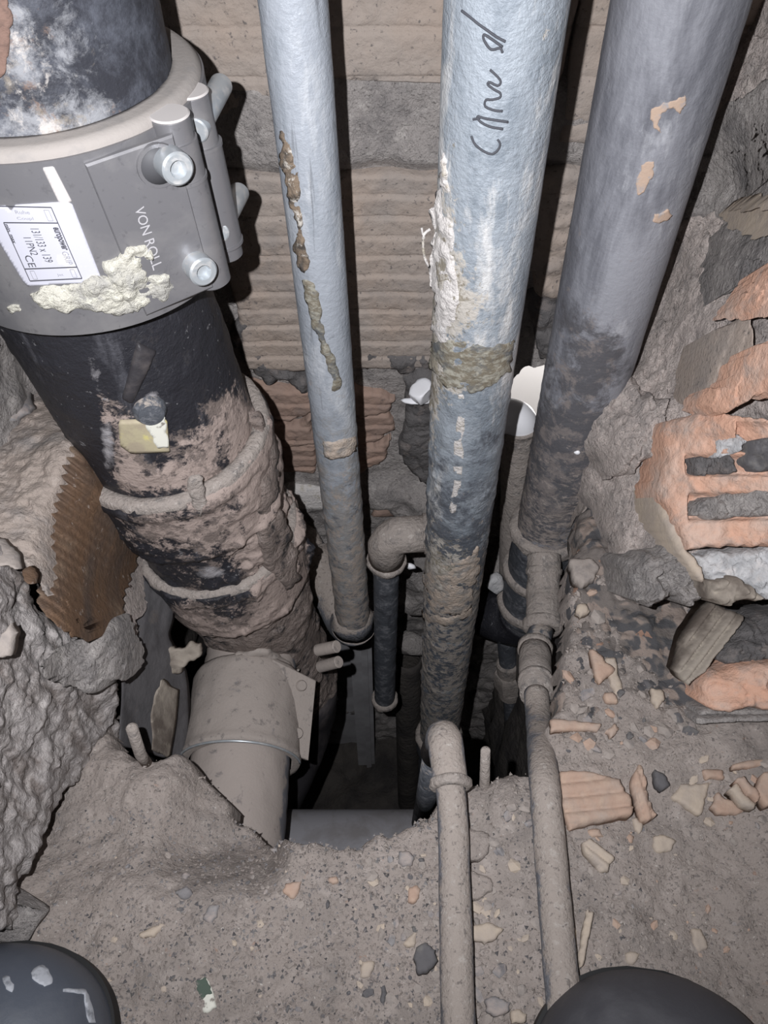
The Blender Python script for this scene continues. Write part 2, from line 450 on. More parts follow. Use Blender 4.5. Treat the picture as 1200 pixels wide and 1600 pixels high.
# ------------------------------------------------------------------ object helpers
def T(name, label, cat, loc=(0, 0, 0), group=None):
    o = bpy.data.objects.new(name, None)
    o.empty_display_size = 0.02
    COL.objects.link(o)
    o.location = loc
    o['label'] = label
    o['category'] = cat
    if group:
        o['group'] = group
    return o
def world_loc(o):
    p = np.zeros(3)
    while o is not None:
        p = p + np.array(o.location)
        o = o.parent
    return p
def mesh(name, V, Fc, mat, parent=None, smooth=True, loc=None, attr=None):
    """V in world coordinates; links ONE mesh object"""
    V = np.asarray(V, float)
    if loc is None:
        loc = np.zeros(3) if parent is not None else V.mean(0)
    base = world_loc(parent) + np.asarray(loc) if parent is not None else np.asarray(loc)
    me = bpy.data.meshes.new(name)
    me.from_pydata((V - base).tolist(), [], [tuple(int(i) for i in f) for f in Fc])
    me.materials.append(mat)
    for k, val in (attr or {}).items():
        me.attributes.new(k, 'FLOAT', 'POINT').data.foreach_set('value', np.ascontiguousarray(val, dtype=np.float32))
    if smooth:
        me.polygons.foreach_set('use_smooth', [True] * len(me.polygons))
    me.update()
    o = bpy.data.objects.new(name, me)
    COL.objects.link(o)
    o.location = loc
    if parent is not None:
        o.parent = parent
    return o
def tag(o, label, cat, group=None):
    o['label'] = label
    o['category'] = cat
    if group:
        o['group'] = group
    return o
def struct(o):
    o['kind'] = 'structure'
    return o
def sharp(o, deg=35):
    """keep hard corners on mixed shapes"""
    me = o.data
    import bmesh
    bm = bmesh.new()
    bm.from_mesh(me)
    bmesh.ops.recalc_face_normals(bm, faces=bm.faces)
    for e in bm.edges:
        if len(e.link_faces) == 2 and e.calc_face_angle(0) > math.radians(deg):
            e.smooth = False
    bm.to_mesh(me)
    bm.free()
    return o

def frame(d):
    d = np.asarray(d, float)
    d = d / np.linalg.norm(d)
    ref = np.array([0, 0, 1.0]) if abs(d[2]) < .9 else np.array([0, 1.0, 0])
    x = np.cross(ref, d)
    x /= np.linalg.norm(x)
    return x, np.cross(d, x), d

def turned(p0, p1, prof, seg=64, step=.004, disp=None):
    """surface of revolution from p0 towards p1; prof = [(t metres, radius)]; disp(P, n, t) -> radial offset"""
    p0, p1 = np.asarray(p0, float), np.asarray(p1, float)
    x, y, d = frame(p1 - p0)
    pts = []
    for (a, b) in zip(prof[:-1], prof[1:]):
        n = max(1, int(round(math.hypot(b[0] - a[0], b[1] - a[1]) / step)))
        for k in range(n):
            f = k / n
            pts.append((a[0] + (b[0] - a[0]) * f, a[1] + (b[1] - a[1]) * f))
    pts.append(prof[-1])
    pts = np.array(pts)
    ang = np.linspace(0, 2 * np.pi, seg, endpoint=False)
    n = np.cos(ang)[:, None] * x + np.sin(ang)[:, None] * y
    t = np.repeat(pts[:, 0], seg)
    r = np.repeat(pts[:, 1], seg)
    nn = np.tile(n, (len(pts), 1))
    V = p0 + t[:, None] * d + r[:, None] * nn
    if disp is not None:
        V = V + nn * np.where(r > 1e-5, disp(V, nn, t), 0)[:, None]
    F = grid_faces(len(pts), seg, True)
    return V, F
def grid_faces(nr, nc, wrap):
    F = []
    for i in range(nr - 1):
        for j in range(nc if wrap else nc - 1):
            k = (j + 1) % nc
            F.append((i * nc + j, i * nc + k, (i + 1) * nc + k, (i + 1) * nc + j))
    return F
def tube(path, rad, seg=32, disp=None, caps=True):
    """tube along a polyline with a radius per point"""
    P = np.asarray(path, float)
    R = np.full(len(P), rad, float) if np.isscalar(rad) else np.asarray(rad, float)
    tang = np.gradient(P, axis=0)
    tang /= np.linalg.norm(tang, axis=1)[:, None]
    x, y, _ = frame(tang[0])
    V, NN = [], []
    ang = np.linspace(0, 2 * np.pi, seg, endpoint=False)
    for i in range(len(P)):
        x = x - tang[i] * np.dot(x, tang[i])
        x /= np.linalg.norm(x)
        y = np.cross(tang[i], x)
        n = np.cos(ang)[:, None] * x + np.sin(ang)[:, None] * y
        V.append(P[i] + R[i] * n)
        NN.append(n)
    V = np.concatenate(V)
    NN = np.concatenate(NN)
    if disp is not None:
        V = V + NN * disp(V, NN, None)[:, None]
    F = grid_faces(len(P), seg, True)
    if caps:
        F.append(tuple(range(seg - 1, -1, -1)))
        F.append(tuple(range((len(P) - 1) * seg, len(P) * seg)))
    return V, F
def smooth_path(ctrl, n=40):
    """Catmull-Rom through control points"""
    C = np.asarray(ctrl, float)
    C = np.vstack([2 * C[0] - C[1], C, 2 * C[-1] - C[-2]])
    out = []
    m = len(C) - 3
    for i in range(m):
        k = max(2, n // m)
        for t in np.linspace(0, 1, k, endpoint=(i == m - 1)):
            a, b, c, d = C[i:i + 4]
            out.append(.5 * ((2 * b) + (c - a) * t + (2 * a - 5 * b + 4 * c - d) * t * t + (3 * b - a - 3 * c + d) * t ** 3))
    return np.array(out)
def elbow(p, din, dout, R, n=14):
    """arc path that turns at corner p from direction din to dout with bend radius R"""
    p = np.asarray(p, float)
    a = np.asarray(din, float) / np.linalg.norm(din)
    b = np.asarray(dout, float) / np.linalg.norm(dout)
    th = math.acos(np.clip(np.dot(a, b), -1, 1))
    L = R * math.tan(th / 2)
    s = p - a * L
    nrm = (b - a * np.dot(a, b))
    nrm /= np.linalg.norm(nrm)
    c = s + nrm * R
    return [c + R * (math.sin(t) * a - math.cos(t) * nrm) for t in np.linspace(0, th, n)]
def box(c, sx, sy, sz, rot=None, bev=.0008):
    """bevelled box vertices: two stacked octagon-ish rings"""
    V, F = [], []
    b = bev
    for (z, k) in ((-sz / 2, b), (-sz / 2 + b, 0), (sz / 2 - b, 0), (sz / 2, b)):
        for (x, y) in ((-1, -1), (1, -1), (1, 1), (-1, 1)):
            V.append((x * (sx / 2 - k), y * (sy / 2 - k), z))
    for i in range(3):
        for j in range(4):
            k = (j + 1) % 4
            F.append((i * 4 + j, i * 4 + k, i * 4 + 4 + k, i * 4 + 4 + j))
    F.append((3, 2, 1, 0))
    F.append((12, 13, 14, 15))
    V = np.array(V)
    if rot is not None:
        V = V @ np.asarray(rot).T
    return V + np.asarray(c), F
def join(*parts):
    V, F, o = [], [], 0
    for (v, f) in parts:
        V.append(np.asarray(v, float))
        F += [tuple(i + o for i in q) for q in f]
        o += len(v)
    return np.concatenate(V), F

# ------------------------------------------------------------------ relief patches (broken masonry, shards)
def rough_poly(poly, amp, seed, n=4):
    """subdivide a polygon and roughen it"""
    r = random.Random(seed)
    P = [np.array(p, float) for p in poly]
    for _ in range(n):
        Q = []
        for i, p in enumerate(P):
            q = P[(i + 1) % len(P)]
            d = q - p
            L = np.hypot(*d)
            Q.append(p)
            if L > amp * 1.2:
                Q.append((p + q) / 2 + np.array([-d[1], d[0]]) / (L + 1e-9) * r.uniform(-1, 1) * min(amp, L * .18))
        P = Q
    return np.array(P)
def in_poly(Q, P):
    c = np.zeros(len(Q), bool)
    j = len(P) - 1
    for i in range(len(P)):
        xi, yi = P[i]
        xj, yj = P[j]
        m = ((yi > Q[:, 1]) != (yj > Q[:, 1]))
        xx = (xj - xi) * (Q[:, 1] - yi) / (yj - yi + 1e-12) + xi
        c ^= m & (Q[:, 0] < xx)
        j = i
    return c
def near_poly(Q, P):
    """distance and nearest point on the outline"""
    best = np.full(len(Q), 1e9)
    pt = np.zeros_like(Q)
    for i in range(len(P)):
        a, b = P[i], P[(i + 1) % len(P)]
        d = b - a
        t = np.clip(((Q - a) @ d) / (d @ d + 1e-12), 0, 1)
        n = a + t[:, None] * d
        e = np.hypot(*(Q - n).T)
        m = e < best
        best[m] = e[m]
        pt[m] = n[m]
    return best, pt
def relief(poly, mapf, step, nrm, thick, rim=0.0, disp=None, back=False, rimw=None):
    """solid slab whose front outline is poly (2-D coordinates), mapf: 2-D -> 3-D, raised along nrm by disp, rounded
    by rim (metres) over rimw (2-D units) at its edge, and thick metres deep"""
    P = np.asarray(poly, float)
    lo, hi = P.min(0), P.max(0)
    nx, ny = int((hi[0] - lo[0]) / step) + 2, int((hi[1] - lo[1]) / step) + 2
    gx = lo[0] + (np.arange(nx + 1) - .5) * step
    gy = lo[1] + (np.arange(ny + 1) - .5) * step
    cx, cy = np.meshgrid(gx[:-1] + step / 2, gy[:-1] + step / 2, indexing='ij')
    ins = in_poly(np.stack([cx.ravel(), cy.ravel()], 1), P).reshape(nx, ny)
    idx = -np.ones((nx + 1, ny + 1), int)
    Q, quads = [], []
    for i in range(nx):
        for j in range(ny):
            if ins[i, j]:
                q = []
                for (a, b) in ((i, j), (i + 1, j), (i + 1, j + 1), (i, j + 1)):
                    if idx[a, b] < 0:
                        idx[a, b] = len(Q)
                        Q.append((gx[a], gy[b]))
                    q.append(idx[a, b])
                quads.append(tuple(q))
    Q = np.array(Q)
    cnt = {}
    for q in quads:
        for k in range(4):
            e = (q[k], q[(k + 1) % 4])
            cnt[e] = 1
    bnd = [e for e in cnt if (e[1], e[0]) not in cnt]
    bi = np.array(sorted({i for e in bnd for i in e}))
    d, near = near_poly(Q, P)
    Q2 = Q.copy()
    Q2[bi] = near[bi]
    d[bi] = 0
    V = mapf(Q2)
    off = np.zeros(len(Q2))
    if disp is not None:
        off = disp(V, Q2, d)
    if rim > 0:
        rw = rimw or step * 3
        k = np.clip(1 - d / rw, 0, 1)
        off = off - rim * (1 - np.sqrt(np.clip(1 - k * k, 0, 1)))
    n = np.asarray(nrm(V) if callable(nrm) else nrm, float)
    if n.ndim == 1:
        n = np.tile(n, (len(V), 1))
    n = n / np.linalg.norm(n, axis=1)[:, None]
    V = V + off[:, None] * n
    F = [tuple(q) for q in quads]
    N0 = len(V)
    # test winding against nrm
    fm = len(F) // 2
    a, b, c = V[F[fm][0]], V[F[fm][1]], V[F[fm][2]]
    if np.dot(np.cross(b - a, c - a), n[F[fm][0]]) < 0:
        F = [f[::-1] for f in F]
        bnd = [(e[1], e[0]) for e in bnd]
    if back:
        VB = mapf(Q2) - n * thick
        F += [tuple(i + N0 for i in f[::-1]) for f in F]
        F += [(e[1], e[0], e[0] + N0, e[1] + N0) for e in bnd]
        V = np.concatenate([V, VB])
    else:
        pos = {k: i for i, k in enumerate(bi)}
        VB = V[bi] - n[bi] * thick
        F += [(e[1], e[0], pos[e[0]] + N0, pos[e[1]] + N0) for e in bnd]
        V = np.concatenate([V, VB])
    return V, F
def tps(ctrl):
    """smooth depth through (u, v, Y) control points"""
    C = np.asarray(ctrl, float)
    X = C[:, :2] / 100.0
    n = len(C)
    r = np.linalg.norm(X[:, None] - X[None], axis=2)
    K = np.where(r > 0, r * r * np.log(r + 1e-12), 0) + np.eye(n) * .02
    A = np.zeros((n + 3, n + 3))
    A[:n, :n] = K
    A[:n, n] = 1
    A[:n, n + 1:] = X
    A[n, :n] = 1
    A[n + 1:, :n] = X.T
    sol = np.linalg.lstsq(A, np.concatenate([C[:, 2], [0, 0, 0]]), rcond=None)[0]
    def f(UV):
        U = UV / 100.0
        rr = np.linalg.norm(U[:, None] - X[None], axis=2)
        return (np.where(rr > 0, rr * rr * np.log(rr + 1e-12), 0) @ sol[:n]) + sol[n] + U @ sol[n + 1:]
    return f
def map_depth(f, shift=0.0):
    def g(UV):
        d = rays(UV)
        return EYE + d * ((f(UV) + shift) / d[:, 1])[:, None]
    return g
def map_plane(p0, p1, p2):
    p0, p1, p2 = map(np.asarray, (p0, p1, p2))
    n = np.cross(p1 - p0, p2 - p0)
    n = n / np.linalg.norm(n)
    if np.dot(n, EYE - p0) < 0:
        n = -n
    k = np.dot(n, p0 - EYE)
    def g(UV):
        d = rays(UV)
        return EYE + d * (k / (d @ n))[:, None]
    return g, n
TOEYE = np.array([0, -CS, SN])
def seen_at(P):
    """where a world point shows in the photo; used to lay dirt where the thing carries it"""
    Q = np.asarray(P, float) - EYE
    zc = Q[:, 1] * CS - Q[:, 2] * SN
    return 600 + FPX * Q[:, 0] / zc, 800 - FPX * (Q[:, 1] * SN + Q[:, 2] * CS) / zc
def blobs(P, items, base=0.0):
    u, v = seen_at(P)
    t = np.full(len(u), float(base))
    for (a, b, ru, rv, k) in items:
        t = t + k * np.exp(-((u - a) / ru) ** 2 - ((v - b) / rv) ** 2)
    return np.clip(t, 0, 1)

def map_z(z):
    def g(UV):
        d = rays(UV)
        return EYE + d * ((z - CAM_H) / d[:, 2])[:, None]
    return g

def rock_mesh(seed, n=2, flat=1.0, ang=.35):
    """angular stone of unit radius: a subdivided icosahedron cut by random planes"""
    import bmesh
    bm = bmesh.new()
    bmesh.ops.create_icosphere(bm, subdivisions=n, radius=1)
    V = np.array([v.co for v in bm.verts])
    Fc = [[v.index for v in f.verts] for f in bm.faces]
    bm.free()
    r = np.random.default_rng(seed)
    for _ in range(9):
        d = r.normal(size=3)
        d /= np.linalg.norm(d)
        h = r.uniform(.45, .85)
        s = V @ d
        V = V - np.clip(s - h, 0, None)[:, None] * d
    V = V * (1 + .10 * vn(V, 2.0, seed)[:, None])
    V *= np.array([1, r.uniform(.65, .95), flat * r.uniform(.5, .8)])
    return V, Fc

# ------------------------------------------------------------------ pipe axes (each runs through two points of the photo)
def hit(u, v, p0, p1, r):
    """point and outward normal where the view ray meets a cylinder"""
    p0, p1 = np.asarray(p0, float), np.asarray(p1, float)
    _, _, d = frame(p1 - p0)
    D = ray(u, v)
    m = EYE - p0
    a = D - d * np.dot(D, d)
    b = m - d * np.dot(m, d)
    A, B, C = a @ a, a @ b, b @ b - r * r
    q = B * B - A * C
    t = (-B - math.sqrt(max(q, 0))) / A
    P = EYE + D * t
    n = P - p0 - d * np.dot(P - p0, d)
    return P, n / np.linalg.norm(n)
def cyl_patch(name, poly, p0, p1, r, mat, parent, step=3, thick=.001, proud=.0006, amp=0, sc=200, seed=1, rim=.0, rimw=6, rough=0, off=0.0):
    """thin layer that lies on a cylinder: outline as seen, displaced along the pipe's own normals"""
    p0, p1 = np.asarray(p0, float), np.asarray(p1, float)
    _, _, d = frame(p1 - p0)
    def mapf(UV):
        return np.array([hit(u, v, p0, p1, r)[0] for u, v in UV])
    def nf(V):
        rel = V - p0
        return rel - (rel @ d)[:, None] * d
    P = rough_poly(poly, rough, seed, 3) if rough else np.asarray(poly, float)
    V, F = relief(P, mapf, step, nf, thick + .002, rim, lambda V, Q, dd: proud + amp * (.6 + fbm(V, sc, 3, seed)), rimw=rimw)
    return mesh(name, V, F, mat, parent)

UP_A, UP_B = np.array([-.174, .41, .60]), np.array([-.174, .41, .20])            # upper stack, vertical
_s0 = pY(205, 550, .41)
ST_A, ST_B = _s0 + np.array([-.011, 0, .10]), _s0 + np.array([.11 * .7, 0, -.7])  # lower stack, slightly leaning
G1_A, G1_B = pY(452, -60, .45), pY(553, 975, .45)
G2_A, G2_B = pY(797, -60, .414), pY(686, 1150, .414)
G3_A, G3_B = pY(1077, -60, .487), pY(857, 825, .487)
def along(a, b, t):
    return np.asarray(a) + (np.asarray(b) - np.asarray(a)) * t
def at_z(a, b, z):
    return along(a, b, (z - a[2]) / (b[2] - a[2]))

# ================================================================== THE SETTING
WALL_Y = .58
# --- floor: dusty rubble slab with the broken hole, one height field
hole_px = [(150, 1120), (190, 1172), (232, 1178), (285, 1182, -.03), (322, 1218, -.045), (345, 1245, -.05), (398, 1300, -.055), (436, 1322, -.05), (456, 1321, -.02), (500, 1316), (560, 1322),
           (610, 1302), (645, 1286), (672, 1275), (690, 1250), (724, 1222), (745, 1228), (762, 1232), (790, 1214), (832, 1217), (852, 1190),
           (866, 1120), (884, 1050), (894, 980), (896, 900), (912, 790), (905, 640), (880, 560), (300, 560), (150, 800)]
hole_xy = np.array([pZ(*q)[:2] for q in hole_px])
hole_xy = rough_poly(hole_xy, .005, 3, 3)
def floor_h(X, Y):
    P = np.stack([X, Y, 0 * X], 1)
    h = .005 * fbm(P, 9, 3, 5) + .0022 * fbm(P, 45, 3, 9) + .0011 * fbm(P, 190, 2, 4)
    h += .0016 * np.clip(ridge(P, 30, 2, 12), 0, 1)
    # mound of rubble on the left, dust bank in front of the hole, rise to the right
    h += .016 * np.exp(-(((X + .17) / .05) ** 2 + ((Y - .19) / .05) ** 2))
    h += .012 * np.exp(-(((X - .085) / .035) ** 2 + ((Y - .165) / .03) ** 2))
    h += .020 * sstep(.20, .32, X) * sstep(.30, .16, Y)
    wl_, wv_ = worley(P, 110, 4)
    zone = .35 + .65 * sstep(-.25, .35, vn(P, 12, 31))
    h += .0026 * zone * np.clip(.55 - wl_, 0, 1) * (wv_ > .1)
    wl_, wv_ = worley(P, 46, 9)
    h += .006 * zone * np.clip(.5 - wl_, 0, 1) * (wv_ > .45)
    # rubble sunk on the branch pipe
    h -= .055 * sstep(.10, .155, Y) * sstep(-.06, -.085, X) * (1 - .5 * sstep(-.13, -.17, X))
    k = sstep(.12, .2, X) * sstep(.2, .3, Y)
    h += k * (.010 * fbm(P, 22, 3, 21) + .005 * ridge(P, 55, 2, 8)) - k * .012
    return h
def build_floor():
    st = .0022
    xs = np.arange(-.36, .44, st)
    ys = np.arange(-.30, .60, st)
    X, Y = np.meshgrid(xs, ys, indexing='ij')
    X, Y = X.ravel(), Y.ravel()
    Q = np.stack([X, Y], 1)
    ins = in_poly(Q, hole_xy)
    d, _ = near_poly(Q, hole_xy)
    z = floor_h(X, Y)
    edge = np.exp(-d / .010)
    z = z - .006 * edge * (~ins)
    depth = np.where(ins, d, 0)
    z = np.where(ins, z - .006 - depth * 9 + .004 * vn(np.stack([X, Y, z], 1), 60, 3), z)
    keep = ~(ins & (d > .0046))
    nx, ny = len(xs), len(ys)
    idx = -np.ones(nx * ny, int)
    idx[keep] = np.arange(keep.sum())
    idx = idx.reshape(nx, ny)
    a, b, c, e = idx[:-1, :-1], idx[1:, :-1], idx[1:, 1:], idx[:-1, 1:]
    ok = (a >= 0) & (b >= 0) & (c >= 0) & (e >= 0)
    F = np.stack([a[ok], b[ok], c[ok], e[ok]], 1)
    V = np.stack([X, Y, z], 1)[keep]
    return struct(mesh('floor', V, F, m_floor, loc=(0, 0, 0)))
floor = build_floor()

# bank of dark rubble on the right of the hole
def bank_disp(V, Q, d):
    a, va = worley(V, 60, 5)
    b, vb = worley(V, 130, 8)
    return .002 + .010 * np.clip(.6 - a, 0, 1) * (va > -.2) + .005 * np.clip(.6 - b, 0, 1) * (vb > -.3) + .002 * fbm(V, 60, 3, 3) + .004 * fbm(V, 16, 2, 5)
V, F = relief(rough_poly([(892, 880), (906, 790), (940, 770), (1000, 830), (1060, 930), (1100, 990), (1110, 1060), (1090, 1130), (1030, 1165), (960, 1180), (890, 1196), (862, 1190), (866, 1120), (884, 1050), (894, 980)], 7, 77, 3),
              map_z(-.004), 3, (0, 0, 1), .02, .012, bank_disp, rimw=26)
mesh('rubble_bank', V, F, m_bank, floor, loc=(0, 0, 0))

# --- back wall: mortar bed with an opening to the next room; bricks are its children
def build_wall_back():
    st = .004
    xs = np.arange(-.46, .47, st)
    zs = np.arange(-1.30, .70, st)
    X, Z = np.meshgrid(xs, zs, indexing='ij')
    X, Z = X.ravel(), Z.ravel()
    P = np.stack([X, 0 * X + .5, Z], 1)
    y = WALL_Y - .004 * fbm(P, 14, 4, 2) - .0025 * ridge(P, 40, 2, 6) * sstep(.08, -.05, Z)
    # thick smear of mortar between the two upper courses
    y -= .012 * sstep(.232, .25, Z + .006 * vn(P, 25, 8)) * sstep(.312, .298, Z + .008 * vn(P, 30, 3))
    # crumbled hollow on the right of the broken course, ragged base
    y -= .014 * sstep(-.13, -.17, Z) * (1 + fbm(P, 18, 3, 7)) 
    y += .08 * sstep(-.44, -.50, Z + .03 * vn(P, 20, 5))
    hp = np.array([pY(u, v, WALL_Y)[[0, 2]] for (u, v) in [(778, 596), (800, 590), (812, 580), (826, 572), (862, 574), (856, 640), (850, 690), (790, 690), (785, 640)]])
    hp = rough_poly(hp, .004, 11, 3)
    ins = in_poly(np.stack([X, Z], 1), hp)
    d, near = near_poly(np.stack([X, Z], 1), hp)
    keep = ~ins | (d < st * .75)
    V = np.stack([X, y, Z], 1)
    m = keep & (d < st * .9)
    V[m, 0], V[m, 2] = near[m, 0], near[m, 1]
    idx = -np.ones(len(X), int)
    idx[keep] = np.arange(keep.sum())
    idx = idx.reshape(len(xs), len(zs))
    a, b, c, e = idx[:-1, :-1], idx[1:, :-1], idx[1:, 1:], idx[:-1, 1:]
    ok = (a >= 0) & (b >= 0) & (c >= 0) & (e >= 0)
    F = np.stack([a[ok], b[ok], c[ok], e[ok]], 1)
    return struct(mesh('wall_back', V[keep], F, m_mortar, loc=(0, 0, 0)))
wall_back = build_wall_back()

def ribbed_brick(x0, x1, z0, z1, pitch, proud, seed, mat, name='brick', parent=None, poly=None, groove=.0030, wob=.0007, off=0.0):
    """hollow clay brick face with scored ribs, outline roughened"""
    if poly is None:
        poly = [(x0, z0), (x1, z0), (x1, z1), (x0, z1)]
    P = rough_poly(poly, .003, seed, 3)
    top = z1
    def mapf(Q):
        return np.stack([Q[:, 0], np.full(len(Q), WALL_Y), Q[:, 1]], 1)
    def disp(V, Q, d):
        ph = ((top - Q[:, 1] + off + wob * vn(V, 30, seed)) / pitch) % 1.0
        rib = 1 - np.abs(ph * 2 - 1) ** 14
        tilt = (.5 - ph) * .0022
        h = proud - groove + groove * rib + tilt
        return h + .0009 * fbm(V, 120, 3, seed) + .001 * vn(V, 30, seed + 4)
    V, F = relief(P, mapf, .0016, (0, -1, 0), proud + .01, .003, disp, rimw=.005)
    return mesh(name, V, F, mat, parent, loc=(0, 0, 0))
# course A (top), course B (middle)
for (x0, x1, zl, s) in ((-.44, -.215, .30, 1), (-.207, -.075, .275, 2), (-.069, .125, .306, 3), (.131, .44, .262, 4)):
    ribbed_brick(x0, x1, zl, .52, .0315, .012, s, m_brick, parent=wall_back, off=.008)
for (x0, x1, z0, s) in ((-.44, -.19, .03, 5), (-.135, .055, .036, 6), (.062, .19, .15, 7)):
    ribbed_brick(x0, x1, z0, .238, .0185, .012, s, m_brick, parent=wall_back)
# course C: broken red bricks, cracked pieces
for i, poly in enumerate([
        [(-.20, .012), (-.155, .018), (-.145, -.03), (-.152, -.075), (-.21, -.08)],
        [(-.152, .018), (-.10, .006), (-.072, .008), (-.075, -.025), (-.10, -.04), (-.142, -.03)],
        [(-.143, -.034), (-.10, -.044), (-.076, -.03), (-.075, -.07), (-.118, -.075)],
        [(-.149, -.045), (-.12, -.078), (-.076, -.075), (-.08, -.125), (-.19, -.128), (-.18, -.085)],
        [(-.068, .006), (-.03, .010), (.012, -.006), (.006, -.022), (-.03, -.03), (-.068, -.022)],
        [(-.068, -.026), (-.032, -.034), (.004, -.026), (.012, -.055), (-.01, -.075), (-.066, -.07)],
        [(-.066, -.074), (-.012, -.079), (.008, -.066), (.0, -.10), (-.03, -.128), (-.07, -.124)],
        [(.03, -.02), (.06, -.01), (.06, -.11), (.045, -.12), (.028, -.08)]]):
    ribbed_brick(0, 0, -.13, .02, .017, .007 + .006 * ((i * 37) % 5) / 5, 20 + i, m_brick_red if i < 7 else m_mortar_dark, parent=wall_back,
                 poly=poly, groove=.0028, wob=.006)
# ragged grey mortar seams round the broken course
for i, (poly, mt) in enumerate([
        ([(372, 470), (402, 478), (412, 560), (440, 582), (482, 590), (486, 618), (430, 602), (395, 588), (360, 540)], m_mortar_dark),
        ([(560, 560), (610, 548), (672, 556), (676, 580), (640, 590), (600, 582), (566, 580)], m_mortar_dark),
        ([(630, 590), (676, 570), (672, 760), (640, 740), (622, 700), (634, 640)], m_mortar_dark),
        ([(830, 300), (905, 290), (890, 470), (836, 470)], m_brick),
        ([(822, 462), (880, 455), (866, 572), (846, 570), (838, 520)], m_mortar_dark)]):
    g = map_depth(lambda UV: np.full(len(UV), WALL_Y - .010))
    V, F = relief(rough_poly(poly, 6, 40 + i, 3), g, 4, (0, -1, 0), .02, .006,
                  lambda V, Q, d: .004 * fbm(V, 60, 3, 3) + .0025 * ridge(V, 90, 2, 4), rimw=14)
    mesh('mortar_seam', V, F, mt, wall_back, loc=(0, 0, 0))

# --- room beyond the opening
def quad_grid(name, o, ax, ay, mat, n=40, amp=0.0, seed=0):
    o, ax, ay = map(np.asarray, (o, ax, ay))
    t = np.linspace(0, 1, n)
    A, B = np.meshgrid(t, t, indexing='ij')
    V = o + A.ravel()[:, None] * ax + B.ravel()[:, None] * ay
    nn = np.cross(ax, ay)
    nn = nn / np.linalg.norm(nn)
    if amp:
        V = V + nn * (amp * fbm(V, 14, 4, seed))[:, None]
    return struct(mesh(name, V, grid_faces(n, n, False), mat, loc=(0, 0, 0)))
quad_grid('wall_next_room', (-.3, 1.15, -.9), (1.3, 0, 0), (0, 0, 2.0), m_white_wall, 4)
quad_grid('floor_next_room', (-.3, .76, -.9), (1.3, 0, 0), (0, .5, 0), m_white_wall, 4)

# --- shaft below the slab
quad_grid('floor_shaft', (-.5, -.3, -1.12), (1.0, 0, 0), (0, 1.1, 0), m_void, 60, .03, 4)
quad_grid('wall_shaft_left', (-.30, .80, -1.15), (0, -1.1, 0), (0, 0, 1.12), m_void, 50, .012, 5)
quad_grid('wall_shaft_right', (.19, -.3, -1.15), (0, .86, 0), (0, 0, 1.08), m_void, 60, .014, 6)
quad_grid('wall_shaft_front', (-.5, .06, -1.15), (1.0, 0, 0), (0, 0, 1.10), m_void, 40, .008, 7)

# --- left wall: plaster core, ledge and mortar face; brick is its child
wl = np.array([-.275, .10, -.2])
t1 = np.linspace(0, .5, 110)
t2 = np.linspace(0, .39, 90)
A, B = np.meshgrid(t1, t2, indexing='ij')
V = np.stack([np.full(A.size, -.275), .10 + A.ravel(), -.20 + B.ravel()], 1)
V[:, 0] += .008 * fbm(V, 20, 4, 3)
wall_left = struct(mesh('wall_left', V, [f[::-1] for f in grid_faces(110, 90, False)], m_mortar, loc=(0, 0, 0)))

def masonry(name, poly, ctrl, mat, parent, seed, shift=0.0, thick=.06, rim=.012, rimw=22, amp=.006, sc=45, ramp=.004, step=3, rough=6, extra=None, label=None, nrm=None, fine=.0022):
    f = tps(ctrl) if not callable(ctrl) else ctrl
    g = map_depth(f, shift)
    def disp(V, Q, d):
        h = amp * fbm(V, sc, 4, seed) + ramp * ridge(V, sc * 1.6, 3, seed + 3)
        h = h + fine * (np.abs(vn(V, 95, seed)) * 2 + np.abs(vn(V, 210, seed + 1)) * 1.8 + vn(V, 420, seed + 2) * .8)
        if extra is not None:
            h = h + extra(V, Q, d)
        return h
    V, F = relief(rough_poly(poly, rough, seed, 3), g, step, TOEYE if nrm is None else nrm, thick, rim, disp, rimw=rimw)
    o = mesh(name, V, F, mat, parent, loc=(0, 0, 0))
    if label:
        o['label'] = label
    return o
# control points for the left side: (u, v, Y)
LC = [(0, 560, .47), (60, 600, .46), (115, 690, .365), (0, 700, .375), (60, 850, .285), (0, 860, .275), (62, 950, .235), (185, 830, .345),
      (105, 990, .228), (0, 1000, .212), (150, 1080, .225), (205, 1040, .255), (215, 905, .335), (250, 900, .35),
      (150, 1165, .205), (100, 1240, .17), (50, 1340, .132), (35, 1440, .09), (0, 1200, .165), (0, 1400, .095), (-80, 1000, .20), (-80, 1300, .12), (-80, 700, .36)]
masonry('ledge_top', [(-90, 520), (15, 535), (50, 585), (85, 640), (118, 690), (104, 740), (84, 800), (74, 880), (62, 935), (40, 900), (0, 862), (-90, 850)],
        LC, m_ledge, wall_left, 51, amp=.003, sc=50, ramp=.002, fine=.0009)
def left_face(UV):
    d = rays(UV)
    X = -.224 + .026 * sstep(90, 205, UV[:, 0]) * sstep(1210, 1050, UV[:, 1]) - .012 * sstep(1000, 860, UV[:, 1])
    return X / d[:, 0] * d[:, 1]
masonry('mortar_face', [(-90, 850), (0, 848), (45, 880), (64, 945), (105, 985), (138, 1004), (160, 990), (205, 1030), (206, 1056), (196, 1084), (188, 1110), (190, 1150), (176, 1176),
                        (128, 1205), (100, 1240), (72, 1300), (56, 1345), (32, 1385), (42, 1420), (38, 1450), (10, 1462), (-90, 1470)],
        left_face, m_mortar_streak, wall_left, 52, amp=.005, sc=30, ramp=.002, nrm=(.8, -.35, .35), rim=.008, thick=.03, fine=.0009,
        extra=lambda V, Q, d: .0035 * fbm(V * np.array([1, 1, .3]), 75, 3, 4))
